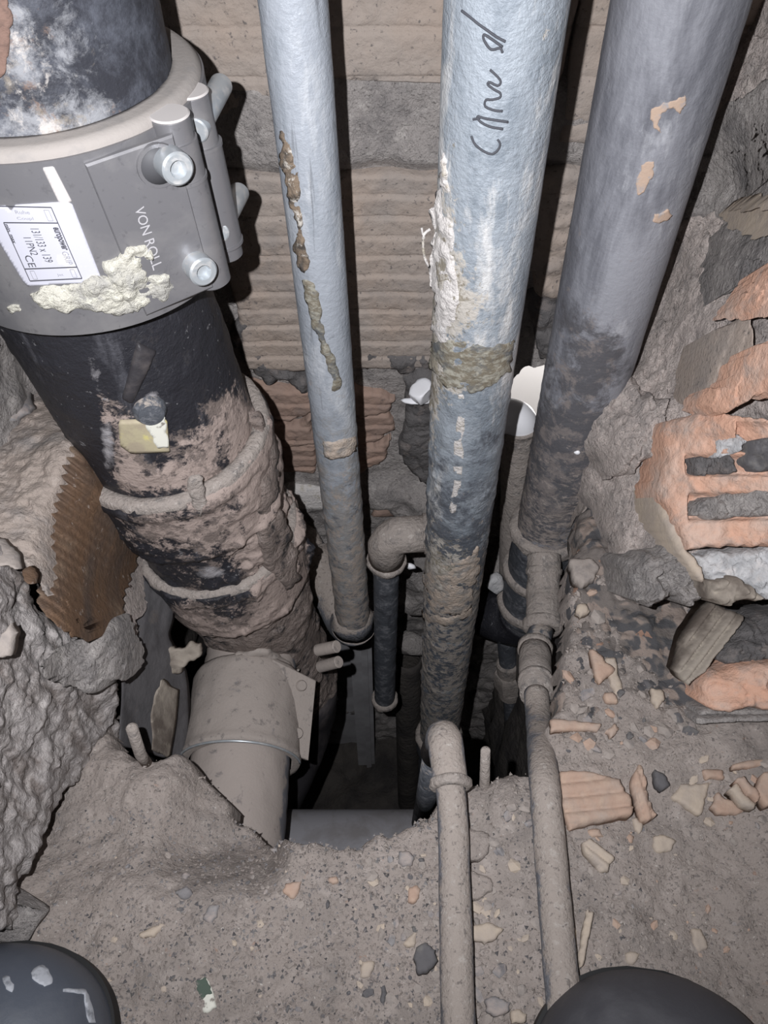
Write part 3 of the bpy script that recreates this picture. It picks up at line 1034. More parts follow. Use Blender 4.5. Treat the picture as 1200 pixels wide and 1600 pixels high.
masonry('mortar_seam', [(183, 815), (232, 858), (246, 884), (218, 904), (210, 950), (198, 1000), (206, 1050), (150, 1080), (120, 1000), (140, 930), (170, 870)],
        left_face, m_lump, wall_left, 53, shift=.004, amp=.005, sc=45, thick=.02)
masonry('mortar_lump', [(128, 985), (168, 968), (205, 1010), (210, 1044), (190, 1068), (150, 1084), (110, 1076), (70, 1062), (60, 1040), (96, 1010)],
        left_face, m_mortar, wall_left, 54, shift=-.012, amp=.005, rim=.012, rimw=30, thick=.02, rough=10)
# brown stained ribbed brick in the left wall
def brown_ribs(V, Q, d):
    s = (Q[:, 1] - .72 * Q[:, 0]) / 17.0 + .15 * vn(V, 60, 3)
    ph = s % 1.0
    return .0065 * (1 - np.abs(2 * ph - 1)) 
masonry('brick', [(112, 690), (128, 700), (150, 752), (187, 826), (182, 868), (176, 872), (174, 898), (163, 905), (160, 928), (152, 934), (148, 965), (138, 1004), (104, 986), (60, 946),
                  (68, 880), (84, 800), (100, 740)], LC, m_brick_brown, wall_left, 55, shift=.004, amp=.001, ramp=.0005, rim=.003, rimw=6, step=2.5, rough=2, extra=brown_ribs, fine=.0004)

# --- right wall: core behind, broken face in front
A, B = np.meshgrid(np.linspace(0, 1, 60), np.linspace(0, 1, 60), indexing='ij')
V = np.array([.335, .0, -.10]) + A.ravel()[:, None] * np.array([-.022, .60, 0]) + B.ravel()[:, None] * np.array([0, 0, .80])
V[:, 0] += .012 * fbm(V, 16, 4, 9)
wall_right = struct(mesh('wall_right', V, grid_faces(60, 60, False), m_mortar, loc=(0, 0, 0)))
RC = [(1180, 20, .57), (1100, 200, .565), (1060, 330, .56), (1150, 300, .53), (1000, 500, .54), (950, 590, .505), (920, 660, .47), (915, 760, .44), (1040, 700, .405),
      (1030, 850, .345), (970, 880, .345), (1010, 945, .302), (1090, 930, .302), (1200, 600, .37), (1200, 940, .285), (1200, 300, .47), (1100, 500, .46), (1280, 700, .33), (1120, 780, .355)]
masonry('mortar_face', [(918, 610), (935, 580), (975, 555), (1000, 490), (1020, 420), (1050, 330), (1085, 235), (1120, 130), (1160, 30), (1190, -60), (1290, -60), (1290, 720),
                        (1200, 800), (1100, 860), (1092, 900), (1098, 938), (1066, 944), (1046, 930), (1032, 946), (1012, 950), (988, 934), (968, 895), (966, 850), (945, 812), (918, 775),
                        (912, 735), (930, 715), (918, 690), (908, 640)],
        RC, m_lump, wall_right, 61, amp=.008, sc=30, ramp=.005, rim=.022, rimw=34)
masonry('mortar_patch', [(1052, 340), (1080, 262), (1130, 165), (1196, 120), (1290, 90), (1290, 300), (1200, 280), (1190, 305), (1150, 330), (1132, 338), (1056, 342)],
        RC, m_mortar, wall_right, 62, shift=-.006, amp=.004, ramp=.002, rim=.006)
masonry('mortar_lump', [(912, 610), (950, 582), (1000, 590), (1050, 620), (1040, 680), (1000, 740), (960, 748), (945, 716), (915, 690)],
        RC, m_lump, wall_right, 63, shift=-.014, amp=.008, sc=36, ramp=.005, rim=.02, rimw=40)
masonry('mortar_lump', [(966, 880), (1000, 862), (1060, 850), (1090, 890), (1096, 936), (1068, 945), (1046, 930), (1020, 950), (985, 936)],
        RC, m_mortar, wall_right, 64, shift=-.010, amp=.007, ramp=.007, rim=.014)
# broken hollow brick, its end face towards the camera
def cells(V, Q, d):
    u, v = Q[:, 0], Q[:, 1]
    h = 0 * u
    for (a, b, c, e) in ((1072, 1300, 712, 742), (1076, 1300, 772, 812), (1150, 1300, 660, 705)):
        h -= .012 * sstep(a - 3, a + 5, u) * sstep(b + 3, b - 5, u) * sstep(c - 4, c + 4, v) * sstep(e + 4, e - 4, v)
    h += .006 * sstep(650, 664, v) * sstep(690, 672, v) * sstep(1050, 1062, u) * sstep(1150, 1140, u)
    return h
masonry('brick', [(1040, 660), (1062, 652), (1130, 640), (1146, 648), (1200, 655), (1290, 660), (1290, 850), (1180, 856), (1076, 860), (1062, 830), (1048, 800), (1030, 775), (1030, 752), (1042, 720), (1038, 690)],
        RC, m_brick_orange, wall_right, 65, shift=-.024, amp=.0015, ramp=.0012, sc=80, rim=.005, rimw=8, step=3, rough=4, extra=cells, thick=.05, fine=.0004)
for i, (poly, mt) in enumerate([
        ([(1078, 714), (1140, 712), (1150, 738), (1110, 742), (1080, 740)], m_mortar_dark),
        ([(1114, 776), (1200, 766), (1290, 760), (1290, 812), (1200, 806), (1110, 812), (1080, 806), (1086, 782)], m_mortar),
        ([(1118, 690), (1160, 676), (1170, 690), (1140, 716), (1112, 714)], m_white_plaster),
        ([(1166, 690), (1290, 668), (1290, 740), (1180, 736), (1162, 724)], m_stone_dark)]):
    masonry('mortar_fill', poly, RC, mt, wall_right, 70 + i, shift=-.0235, amp=.004, ramp=.003, sc=70, rim=.005, rimw=8, step=3, rough=3)
masonry('plaster_band', [(1078, 864), (1180, 858), (1290, 852), (1290, 940), (1196, 938), (1160, 918), (1112, 908), (1094, 892)],
        RC, m_white_plaster, wall_right, 75, shift=-.016, amp=.006, ramp=.003, rim=.010, rimw=16)
masonry('clay_edge', [(1022, 762), (1034, 768), (1052, 806), (1072, 856), (1098, 886), (1104, 912), (1092, 905), (1066, 870), (1040, 830), (1026, 790)],
        RC, m_shard_tan, wall_right, 76, shift=-.020, amp=.002, ramp=.001, rim=.003, rimw=5, step=3, rough=2, fine=.0004)
masonry('stone', [(1104, 908), (1140, 900), (1180, 918), (1196, 936), (1150, 946), (1112, 938)], RC, m_plank, wall_right, 77, shift=-.022, amp=.003, rim=.008, rimw=12, step=3)
def ribs_up(V, Q, d):
    s = (Q[:, 0] + .38 * Q[:, 1]) / 22.0
    return .004 * (1 - np.abs(2 * (s % 1) - 1) ** 3)
masonry('brick', [(1096, 612), (1108, 560), (1122, 512), (1172, 490), (1180, 560), (1150, 596), (1112, 618)], RC, m_brick, wall_right, 78, shift=-.018, amp=.001, ramp=.0005,
        rim=.003, rimw=6, step=3, rough=2, extra=ribs_up, fine=.0004)
def clay_layers(V, Q, d):
    return .003 * np.floor(3 * (.5 + .5 * vn(V, 28, 5)))
masonry('brick', [(1088, 632), (1104, 606), (1140, 604), (1156, 572), (1180, 540), (1230, 520), (1290, 510), (1290, 606), (1200, 612), (1160, 632), (1140, 644), (1112, 640)],
        RC, m_brick_orange, wall_right, 79, shift=-.030, amp=.003, ramp=.001, rim=.006, rimw=9, step=3, rough=4, extra=clay_layers, thick=.03, fine=.0004)
masonry('brick', [(1148, 480), (1170, 446), (1196, 412), (1240, 398), (1290, 398), (1290, 470), (1200, 474), (1168, 480)],
        RC, m_brick_orange, wall_right, 80, shift=-.030, amp=.002, rim=.005, rimw=8, step=3, rough=3, thick=.03, fine=.0004)
masonry('clay_chip', [(1146, 312), (1176, 302), (1240, 300), (1290, 300), (1290, 344), (1200, 346), (1170, 334)], RC, m_shard_tan, wall_right, 81, shift=-.026, amp=.002,
        rim=.004, rimw=7, step=3, rough=3, thick=.025, fine=.0004)
masonry('mortar_lump', [(1140, 345), (1200, 348), (1290, 350), (1290, 396), (1196, 408), (1160, 440), (1136, 400)], RC, m_mortar, wall_right, 82, shift=-.018, rim=.010)
# lower right brick at floor level
RL = [(1090, 1040, .2535), (1200, 1040, .246), (1090, 1130, .214), (1200, 1130, .209), (1060, 960, .305), (1150, 960, .2926), (1290, 1040, .238), (1290, 1130, .204)]
masonry('brick', [(1096, 1068), (1108, 1050), (1150, 1040), (1200, 1034), (1290, 1030), (1290, 1108), (1180, 1106), (1110, 1108), (1094, 1096)],
        RL, m_brick_orange, wall_right, 83, shift=.003, amp=.003, ramp=.003, rim=.005, rimw=8, step=3, rough=3, extra=clay_layers, fine=.0004)
for k in range(2):
    masonry('clay_rib', [(1092 - k * 3, 1110 + k * 12), (1200, 1107 + k * 11), (1290, 1105 + k * 11), (1290, 1115 + k * 11), (1200, 1117 + k * 11), (1092 - k * 3, 1120 + k * 12)],
            RL, m_mortar, wall_right, 84 + k, shift=.004 - .002 * k, amp=.0006, ramp=.0003, rim=.003, rimw=4, step=2, rough=1, fine=.0004)
masonry('mortar_patch', [(1120, 975), (1200, 960), (1290, 955), (1290, 1036), (1200, 1030), (1130, 1036), (1110, 1010)], RL, m_mortar_dark, wall_right, 86, shift=.006, amp=.004, ramp=.004, rim=.008)

# ================================================================== THE PIPES
def crust(amp, sc=60, seed=1, z0=None, z1=None, base=0.0):
    def f(P, n, t):
        k = 1.0 if z0 is None else sstep(z0, z1, P[:, 2])
        return base + k * amp * np.clip(fbm(P, sc, 4, seed) + .15, -.2, 2)
    return f
def collar(name, c, axis, r, h, mat, parent, seed=1, amp=.0008, inner=None):
    """rounded ring around a pipe"""
    c, d = np.asarray(c, float), np.asarray(axis, float) / np.linalg.norm(axis)
    ri = inner if inner else r * .8
    prof = [(-h / 2, ri), (-h / 2, r - h * .25), (-h * .3, r), (h * .3, r), (h / 2, r - h * .25), (h / 2, ri)]
    V, F = turned(c, c + d, prof, 48, .0025, lambda P, n, t: amp * fbm(P, 140, 3, seed))
    return mesh(name, V, F, mat, parent)

# ---- the stack: upper length, coupling, lower length
DZ = np.array([0, 0, -1.0])
o = T('waste_pipe', 'black iron waste pipe with white limescale, rising out of the steel coupling', 'pipe', tuple(at_z(UP_A, UP_B, .36)))
V, F = turned(UP_A, UP_B, [(0, .060), (0, .0665), (.265, .0665), (.265, .060)], 96, .004, lambda P, n, t: .0009 * np.clip(fbm(P, 60, 4, 3), 0, 2))
mesh('pipe_wall', V, F, m_stack_top, o, attr=dict(dirt=blobs(V, [(40, 120, 90, 160, .6), (130, 60, 50, 60, .25), (120, 200, 120, 40, .6), (200, 170, 60, 30, .3), (20, 40, 40, 80, .3)])))
cyl_patch('rust_patch', [(-40, -20), (8, -10), (20, 30), (14, 80), (0, 120), (-40, 130)], UP_A, UP_B, .067, m_red_rust, o, 4, .001, .0012, .0004, rough=5)

cpl = T('pipe_coupling', 'steel clamp coupling with rubber rim, paper label and two bolts on the stack', 'coupling', tuple(at_z(UP_A, UP_B, .29)))
CR = .082
zt, zb = .376, .279
c0 = at_z(UP_A, UP_B, zt)
V, F = turned(at_z(UP_A, UP_B, zt - .002), at_z(UP_A, UP_B, zt - 1), [(0, CR - .004), (0, CR), (zt - zb - .002, CR), (zt - zb - .002, CR - .006)], 96, .004)
sharp(mesh('sleeve', V, F, m_steel, cpl))
V, F = turned(at_z(UP_A, UP_B, zt + .003), at_z(UP_A, UP_B, zt - 1), [(.014, .0665), (0, .0668), (0, CR - .0045), (.003, CR - .0012), (.012, CR - .002)], 96, .003, lambda P, n, t: .0003 * fbm(P, 80, 2, 2))
mesh('rubber_gasket', V, F, m_gasket, cpl)
# flat clamp plate, tangent to the sleeve, ending in two rolled hinges with round bars
fb0, fb1 = pY(266, 186, .368), pY(338, 440, .368)
rb0, rb1 = pY(297, 150, .398), pY(361, 398, .398)
fb1 = np.array([fb0[0] + .004, fb0[1], fb1[2]])
rb1 = np.array([rb0[0] + .004, rb0[1], rb1[2]])
def bar(name, a, b, r, mat, parent, seg=32):
    L = np.linalg.norm(b - a)
    V, F = turned(a, b, [(0, 0), (0, r - .0008), (.0008, r), (L - .0008, r), (L, r - .0008), (L, 0)], seg, .01)
    return sharp(mesh(name, V, F, mat, parent))
plw = np.array([-.140, .3285, 0])
p_tl, p_bl = hit(132, 256, UP_A, UP_B, CR + .001)[0], hit(228, 492, UP_A, UP_B, CR + .001)[0]
def slab(corners, t, nseg=1, bevel=.0008):
    """quad plate with thickness t"""
    c = [np.asarray(x, float) for x in corners]
    n = np.cross(c[1] - c[0], c[3] - c[0])
    n /= np.linalg.norm(n)
    if np.dot(n, EYE - c[0]) < 0:
        n = -n
    cen = sum(c) / 4
    ins = [x + (cen - x) * (bevel / np.linalg.norm(cen - x)) * 1.4 for x in c]
    V = [x + n * t / 2 for x in ins] + [x + n * (t / 2 - bevel) for x in c] + [x - n * t / 2 for x in c]
    F = [(0, 1, 2, 3)] + [(i, (i + 1) % 4, (i + 1) % 4 + 4, i + 4) for i in range(4)] + [(i + 4, (i + 1) % 4 + 4, (i + 1) % 4 + 8, i + 8) for i in range(4)] + [(11, 10, 9, 8)]
    return np.array(V), F, n
fr = .0105
side = np.array([.0, -fr * .95, 0])
pt_tr, pt_br = fb0 + side + np.array([.002, 0, -.002]), fb1 + side + np.array([.002, 0, .004])
V, F, PN = slab([p_tl, pt_tr, pt_br, p_bl], .003)
sharp(mesh('clamp_plate', V, F, m_steel, cpl), 30)
def on_plate(u, v, lift=.002):
    D = ray(u, v)
    return EYE + D * (np.dot(PN, p_tl - EYE) / np.dot(PN, D)) + PN * lift
def roll(name, a, b, f0, f1, r):
    p, q = a + (b - a) * f0, a + (b - a) * f1
    V, F = turned(p, q, [(0, r - .003), (0, r), (np.linalg.norm(q - p), r), (np.linalg.norm(q - p), r - .003)], 32, .01)
    return sharp(mesh(name, V, F, m_steel, cpl))
roll('hinge_roll', fb0, fb1, .10, .98, fr)
roll('hinge_roll', rb0, rb1, .26, .90, fr)
roll('hinge_rim', rb0, rb1, .255, .275, fr + .0006)
roll('hinge_rim', rb0, rb1, .885, .905, fr + .0006)
roll('hinge_rim', fb0, fb1, .30, .32, fr + .0006)
for (a, b) in ((fb0, fb1), (rb0, rb1)):
    bb = bar('hinge_bar', a + np.array([0, 0, .002]), b, fr - .0012, m_steel, cpl)
    bar('bar_end', a + np.array([0, 0, .0030]), a + np.array([0, 0, .0015]), fr - .0008, m_bar_end, bb)
sd = np.array([.30, .93, .05])
sd = sd / np.linalg.norm(sd)
# rear screws stick out to the right beyond the rear bar
for (u, v, tu, tv, Y) in ((262, 250, 346, 134, .40), (303, 410, 374, 302, .40)):
    c = on_plate(u, v, .001)
    x, y, d = frame(-PN)
    k = np.linspace(0, 2 * np.pi, 24, endpoint=False)
    # dark slot in the plate: a shallow recess with a rim
    sc = on_plate(u - 16, v + 6, .0006)
    V, F = turned(sc, sc - PN, [(-.0022, .0088), (-.0022, .0105), (-.0008, .0108), (.003, .0108)], 28, .01)
    rim = sharp(mesh('slot_rim', V, F, m_steel, cpl))
    V, F = turned(sc, sc - PN, [(-.0016, 0), (-.0016, .0095), (.002, .0095)], 28, .01)
    mesh('slot', V, F, m_slot, rim)
    # socket head screw
    r = .0078
    hd = PN + np.array([.15, -.1, .1])
    hd /= np.linalg.norm(hd)
    V, F = turned(c + hd * .012, c - hd, [(.0035, 0), (.0035, .0032), (0, .0042), (0, r - .001), (.001, r), (.016, r)], 28, .004)
    sharp(mesh('socket_bolt', V, F, m_bolt, cpl), 40)
for (u, v, u2, v2) in ((322, 176, 346, 132), (354, 338, 374, 300)):
    a, b = pY(u, v, .408), pY(u2, v2, .440)
    ax = (b - a) / np.linalg.norm(b - a)
    bar('screw_end', a - ax * .02, b, .0062, m_bolt, cpl, 24)

# sticker with its print
def cyl_uv_mapper(p0, p1, r, quad, lift):
    """unit square -> the cylinder, square corners given in the photo (tl, tr, br, bl)"""
    q = [np.array(x, float) for x in quad]
    def f(S):
        out = []
        for (s, t) in S:
            uv = q[0] * (1 - s) * (1 - t) + q[1] * s * (1 - t) + q[2] * s * t + q[3] * (1 - s) * t
            P, n = hit(uv[0], uv[1], p0, p1, r)
            out.append(P + n * lift)
        return np.array(out)
    return f
LQ = [(-26, 322), (113, 316), (150, 424), (38, 446)]
lab = cyl_patch('label', [(-26, 322), (10, 321), (17, 330), (24, 320), (104, 315), (113, 319), (136, 378), (158, 434), (128, 441), (44, 446), (36, 438), (2, 382), (-26, 340)],
                UP_A, UP_B, CR, m_label, cpl, 3, .0004, .0007)
LM = cyl_uv_mapper(UP_A, UP_B, CR + .0009, [(-6, 322), (80, 324), (128, 435), (47, 439)], .0001)
def text_on(mapper, body, s0, t0, s1, t1, mat, name, parent, down=True, bold=False):
    """text laid along the t axis of the mapped square (reads downwards), glyph tops towards +s"""
    cu = bpy.data.curves.new('txt', 'FONT')
    cu.body = body
    cu.size = 1
    cu.resolution_u = 3
    if bold:
        cu.offset = .03
    ob = bpy.data.objects.new('txt', cu)
    COL.objects.link(ob)
    bpy.context.view_layer.update()
    me = bpy.data.meshes.new_from_object(ob.evaluated_get(bpy.context.evaluated_depsgraph_get()))
    v = np.array([x.co[:2] for x in me.vertices])
    Fc = [tuple(p.vertices) for p in me.polygons]
    bpy.data.objects.remove(ob)
    bpy.data.curves.remove(cu)
    bpy.data.meshes.remove(me)
    lo, hi = v.min(0), v.max(0)
    v = (v - lo) / (hi - lo)
    if down:
        Sq = np.stack([s0 + (s1 - s0) * v[:, 1], t0 + (t1 - t0) * v[:, 0]], 1)
    else:
        Sq = np.stack([s0 + (s1 - s0) * v[:, 0], t1 + (t0 - t1) * v[:, 1]], 1)
    return mesh(name, mapper(Sq), Fc, mat, parent, smooth=False)
def lines_on(mapper, segs, wd, mat, name, parent):
    Vs, Fs = [], []
    for (a, b) in segs:
        a, b = np.array(a, float), np.array(b, float)
        d = b - a
        d /= np.linalg.norm(d)
        nn = np.array([-d[1], d[0]]) * wd
        n = 12
        pts = [a + (b - a) * k / n for k in range(n + 1)]
        S2 = np.array([p + nn for p in pts] + [p - nn for p in pts])
        Vs.append(mapper(S2))
        Fs.append([(k, k + 1, n + 2 + k, n + 1 + k) for k in range(n)])
    V, F = join(*zip(Vs, Fs))
    return mesh(name, V, F, mat, parent, smooth=False)
lines_on(LM, [((-.2, 0), (1, 0)), ((1, 0), (1, 1)), ((0, 1), (1, 1)), ((0, .22), (1, .22)), ((0, .84), (1, .84)), ((0, .22), (0, 1))], .008, m_ink, 'label_frame', lab)
text_on(LM, 'europower', .82, .28, .97, .60, m_ink, 'label_print', lab, bold=True)
text_on(LM, 'GRIP', .83, .62, .95, .80, m_ink_soft, 'label_print', lab)
text_on(LM, '131/133 x 139', .44, .30, .60, .76, m_ink, 'label_print', lab)
text_on(LM, '11PN2', .24, .42, .38, .66, m_ink, 'label_print', lab)
text_on(LM, 'CE', .10, .66, .24, .82, m_ink, 'label_print', lab)
text_on(LM, 'min. max', .0, .24, .07, .50, m_ink, 'label_print', lab, bold=True)
text_on(LM, 'Ruhe', .30, .05, .56, .10, m_ink_soft, 'label_print', lab, down=False)
text_on(LM, 'Coupl', .28, .14, .58, .19, m_ink_soft, 'label_print', lab, down=False)
text_on(LM, 'Jet', .56, .92, .68, .96, m_ink_soft, 'label_print', lab, down=False)
for (a, b, c, d) in ((.84, .04, .93, .19), (.08, .87, .16, .98), (.84, .87, .92, .98)):
    lines_on(LM, [((a, b), (c, b)), ((c, b), (c, d)), ((c, d), (a, d)), ((a, d), (a, b))], .004, m_ink_soft, 'label_print', lab)
def plate_map(Sq):
    q = [np.array(x, float) for x in [(207, 322), (222, 318), (244, 388), (229, 394)]]
    return np.array([on_plate(*(q[0] * (1 - s) * (1 - t) + q[1] * s * (1 - t) + q[2] * s * t + q[3] * (1 - s) * t), .0026) for (s, t) in Sq])
text_on(plate_map, 'VON ROLL', 0, 0, 1, 1.35, m_engrave, 'embossed_name', cpl)
cyl_patch('foam_blob', [(48, 458), (80, 444), (120, 444), (150, 428), (178, 432), (212, 440), (208, 490), (150, 488), (90, 484), (60, 474)], UP_A, UP_B, CR, m_foam, cpl, 3, .002, .0012, .002, 120, 3, .002, 8, rough=5)
def plate_blob(poly, seed):
    g = lambda UV: np.array([on_plate(u, v, .0012) for u, v in UV])
    V, F = relief(rough_poly(poly, 5, seed, 3), g, 3, PN, .003, .002, lambda V, Q, d: .002 + .0022 * fbm(V, 120, 3, seed), rimw=8)
    return mesh('foam_blob', V, F, m_foam, cpl)
plate_blob([(160, 412), (186, 402), (196, 384), (226, 374), (240, 384), (236, 402), (222, 416), (228, 430), (262, 424), (280, 446), (276, 462), (214, 486), (196, 470), (172, 440)], 5)
cyl_patch('foam_blob', [(12, 478), (30, 476), (34, 484), (18, 488)], UP_A, UP_B, CR, m_foam, cpl, 2, .001, .0008, .0006, rough=2)
cyl_patch('sleeve_overlap', [(66, 262), (84, 260), (112, 314), (106, 318), (92, 316)], UP_A, UP_B, CR, m_bar_end, cpl, 3, .0003, .0003)

# lower stack
st = T('soil_stack', 'large black iron soil stack with dusty sockets and brown crust, below the steel coupling', 'pipe', tuple(at_z(ST_A, ST_B, -.30)))
_, _, sd_ = frame(ST_B - ST_A)
zt_ = lambda z: (ST_A[2] - z) / -sd_[2]
Ltop = zt_(.284)
SR = .0665
def stack_disp(P, n, t):
    right = sstep(-.2, .7, n[:, 0]) 
    return np.clip(fbm(P, 55, 4, 8) - .1, 0, 2) * (.0012 + .0025 * sstep(.2, .05, P[:, 2])) * (1 + 1.2 * right * sstep(.12, .0, P[:, 2]))
DIRT = [(165, 630, 22, 40, .55), (195, 700, 30, 60, .75), (225, 750, 50, 26, .85), (300, 700, 50, 70, .62), (360, 640, 40, 60, .62), (385, 690, 30, 60, .8), (330, 750, 60, 30, .5),
        (240, 830, 70, 40, .72), (330, 810, 60, 50, .45), (420, 730, 34, 90, .95), (400, 840, 50, 70, .85), (450, 850, 36, 110, 1.0), (300, 900, 60, 50, .42),
        (290, 970, 50, 36, .62), (360, 980, 60, 40, .5), (440, 960, 50, 70, .85), (480, 1020, 60, 70, 1.0), (380, 1020, 80, 30, .85)]
SMEAR = [(150, 600, 16, 60, .5), (170, 690, 18, 60, .7), (120, 540, 26, 50, .35), (240, 620, 22, 14, .7), (330, 895, 40, 16, .75), (265, 790, 30, 12, .4)]
def seg_pipe(name, z0, z1, prof_r, mat, disp=stack_disp, parent=st):
    a = at_z(ST_A, ST_B, z0)
    L = (z0 - z1) / -sd_[2]
    prof = [(f * L, r) for f, r in prof_r]
    V, F = turned(a, a + sd_, prof, 160, .0022, disp)
    return mesh(name, V, F, mat, parent, attr=dict(dirt=blobs(V, DIRT), dust=blobs(V, SMEAR)))
seg_pipe('pipe_wall', .30, .095, [(0, .060), (0, SR), (1, SR)], m_stack)
s1 = seg_pipe('socket', .118, .035, [(0, .066), (0, .0765), (.06, .0785), (.14, .0785), (.2, .0765), (.85, .0745), (1, SR)], m_stack)
seg_pipe('pipe_wall', .06, -.01, [(0, SR - .001), (1, SR - .001)], m_stack)
s2 = seg_pipe('socket', -.008, -.095, [(0, .064), (0, .0735), (.06, .0755), (.15, .0755), (.2, .0735), (.8, .072), (1, .062)], m_stack)
for (z, r, sk, sd2) in ((.119, .0745, s1, 4), (-.007, .0715, s2, 5)):
    c = at_z(ST_A, ST_B, z)
    V, F = turned(c - sd_ * .001, c + sd_, [(.006, .065), (0, .066), (-.002, r - .003), (0, r + .002), (.005, r + .0035), (.010, r + .002)], 128, .0025, lambda P, n, t: .0008 * fbm(P, 110, 3, sd2))
    mesh('socket_rim', V, F, m_dust_ring, sk)
# crust flank on the right, body of the junction and the lower bend
seg_pipe('junction', -.09, -.33, [(0, .060), (.1, .061), (.5, .057), (1, .058)], m_crust, lambda P, n, t: .004 * np.clip(fbm(P, 40, 4, 6), -.3, 2) + .003 * sstep(-.1, .8, n[:, 0]) * sstep(-.2, -.12, P[:, 2]))
bp = at_z(ST_A, ST_B, -.33)
path = [bp + np.array([0, 0, .01])] + elbow(bp + np.array([-.006, -.0, -.13]), (-.05, 0, -1), (-.45, -1, -.06), .10, 14)
path.append(path[-1] + np.array([-.10, -.14, -.01]))
V, F = tube(path, .058, 64, lambda P, n, t: .0012 * fbm(P, 40, 3, 2))
mesh('lower_bend', V, F, m_black_plain, st)
cyl_patch('crust_patch', [(404, 640), (424, 660), (440, 720), (436, 760), (424, 790), (440, 800), (468, 860), (470, 900), (452, 930), (428, 900), (412, 860), (400, 820), (408, 770), (420, 720), (410, 680)],
          ST_A, ST_B, .0755, m_crust, st, 4, .004, .0006, .003, 60, 4, .003, 16, rough=12)
cyl_patch('dirt_lump', [(298, 748), (318, 744), (326, 790), (312, 806), (300, 780)], ST_A, ST_B, .0785, m_dust_ring, st, 3, .001, .0010, .0012, 90, 12, .0012, 8, rough=6)
cyl_patch('dark_patch', [(214, 534), (244, 548), (226, 590), (206, 632), (190, 622), (204, 570)], ST_A, ST_B, SR, m_black_plain, st, 3, .001, .0030, .0004, 90, 13, .0028, 12)  # thin raised black patch on the pipe, just above the lug
# capped lug with a tape tag
Pl, nl = hit(234, 640, ST_A, ST_B, SR)
V, F = turned(Pl - nl * .004, Pl + nl, [(0, .011), (.006, .0105), (.010, .008), (.011, 0)], 28, .003)
sharp(mesh('lug', V, F, m_dusty_black, st))
cyl_patch('tape_tag', [(186, 653), (258, 651), (263, 700), (206, 702), (190, 690)], ST_A, ST_B, SR, m_tag, st, 4, .0006, .0042)
cyl_patch('clean_tape_corner', [(226, 654), (258, 651), (263, 700), (246, 701), (240, 684), (230, 672)], ST_A, ST_B, SR + .0042, m_chip_white, st, 3, .0003, .0003, rough=3)

# ---- branch running to the viewer, with its dusty clamp
br = T('branch_pipe', 'dusty grey branch pipe from the soil stack, running under the rubble', 'pipe', (-.136, .26, -.23))
BA, BB = np.array([-.140, .40, -.186]), np.array([-.134, .05, -.172])
bd = (BB - BA) / np.linalg.norm(BB - BA)
V, F = turned(BA, BB, [(0, .047), (np.linalg.norm(BB - BA), .047)], 80, .004, lambda P, n, t: .0006 * fbm(P, 60, 3, 1))
mesh('pipe_wall', V, F, m_branch, br)
bc = T('branch_coupling', 'dust covered clamp coupling with a square flange, lowest on the soil stack', 'coupling', (-.137, .29, -.25))
a = BA + bd * .055
V, F = turned(a, a + bd, [(0, .046), (0, .054), (.006, .056), (.080, .056), (.084, .0575), (.088, .056), (.088, .049)], 80, .004, lambda P, n, t: .0008 * fbm(P, 70, 3, 5))
mesh('sleeve', V, F, m_coup, bc)
wr = a + bd * .088
V, F = tube([wr + .0572 * (math.cos(t) * np.array([1, 0, 0]) + math.sin(t) * np.array([0, 0, 1])) for t in np.linspace(0, np.pi, 40)], .0012, 8)
mesh('rim_highlight', V, F, m_bolt, bc)  # highlight of the sleeve's lower edge, built as a thin bright ring
# square flange on the right side
fl = [pY(430, 1032, .345), pY(492, 1064, .335), pY(480, 1186, .262), pY(428, 1168, .268)]
fl = [p + np.array([0, 0, 0]) for p in fl]
def ploc(u, v, P0, n):
    D = ray(u, v)
    return EYE + D * (np.dot(n, P0 - EYE) / np.dot(n, D))
_, fn = map_plane(fl[0], fl[1], fl[3])
fq = [ploc(u, v, fl[0], fn) for (u, v) in ((424, 1030), (492, 1064), (480, 1188), (420, 1166))]
V, F, FN = slab(fq, .007)
sharp(mesh('flange', V, F, m_coup, bc), 30)
for (u, v) in ((468, 1072), (462, 1146), (448, 1146)):
    c = ploc(u, v, fl[0], fn) + FN * .003
    V, F = turned(c + FN * .004, c - FN, [(0, 0), (0, .0045), (.0015, .0055), (.005, .0055)], 20, .003)
    sharp(mesh('bolt_head', V, F, m_coup, bc))
for (u, v, u2, v2) in ((496, 1016, 527, 1010), (500, 1042, 530, 1034)):
    bar('bolt_end', pY(u, v, .36), pY(u2, v2, .355), .0062, m_coup, bc, 18)
V, F = relief(rough_poly([(340, 1022), (420, 1018), (470, 1050), (430, 1060), (380, 1040)], 5, 5, 3), map_depth(lambda UV: np.full(len(UV), .345)), 4, TOEYE, .01, .006, lambda V, Q, d: .003 * fbm(V, 60, 3, 2), rimw=10)
mesh('dust_heap', V, F, m_coup, bc)

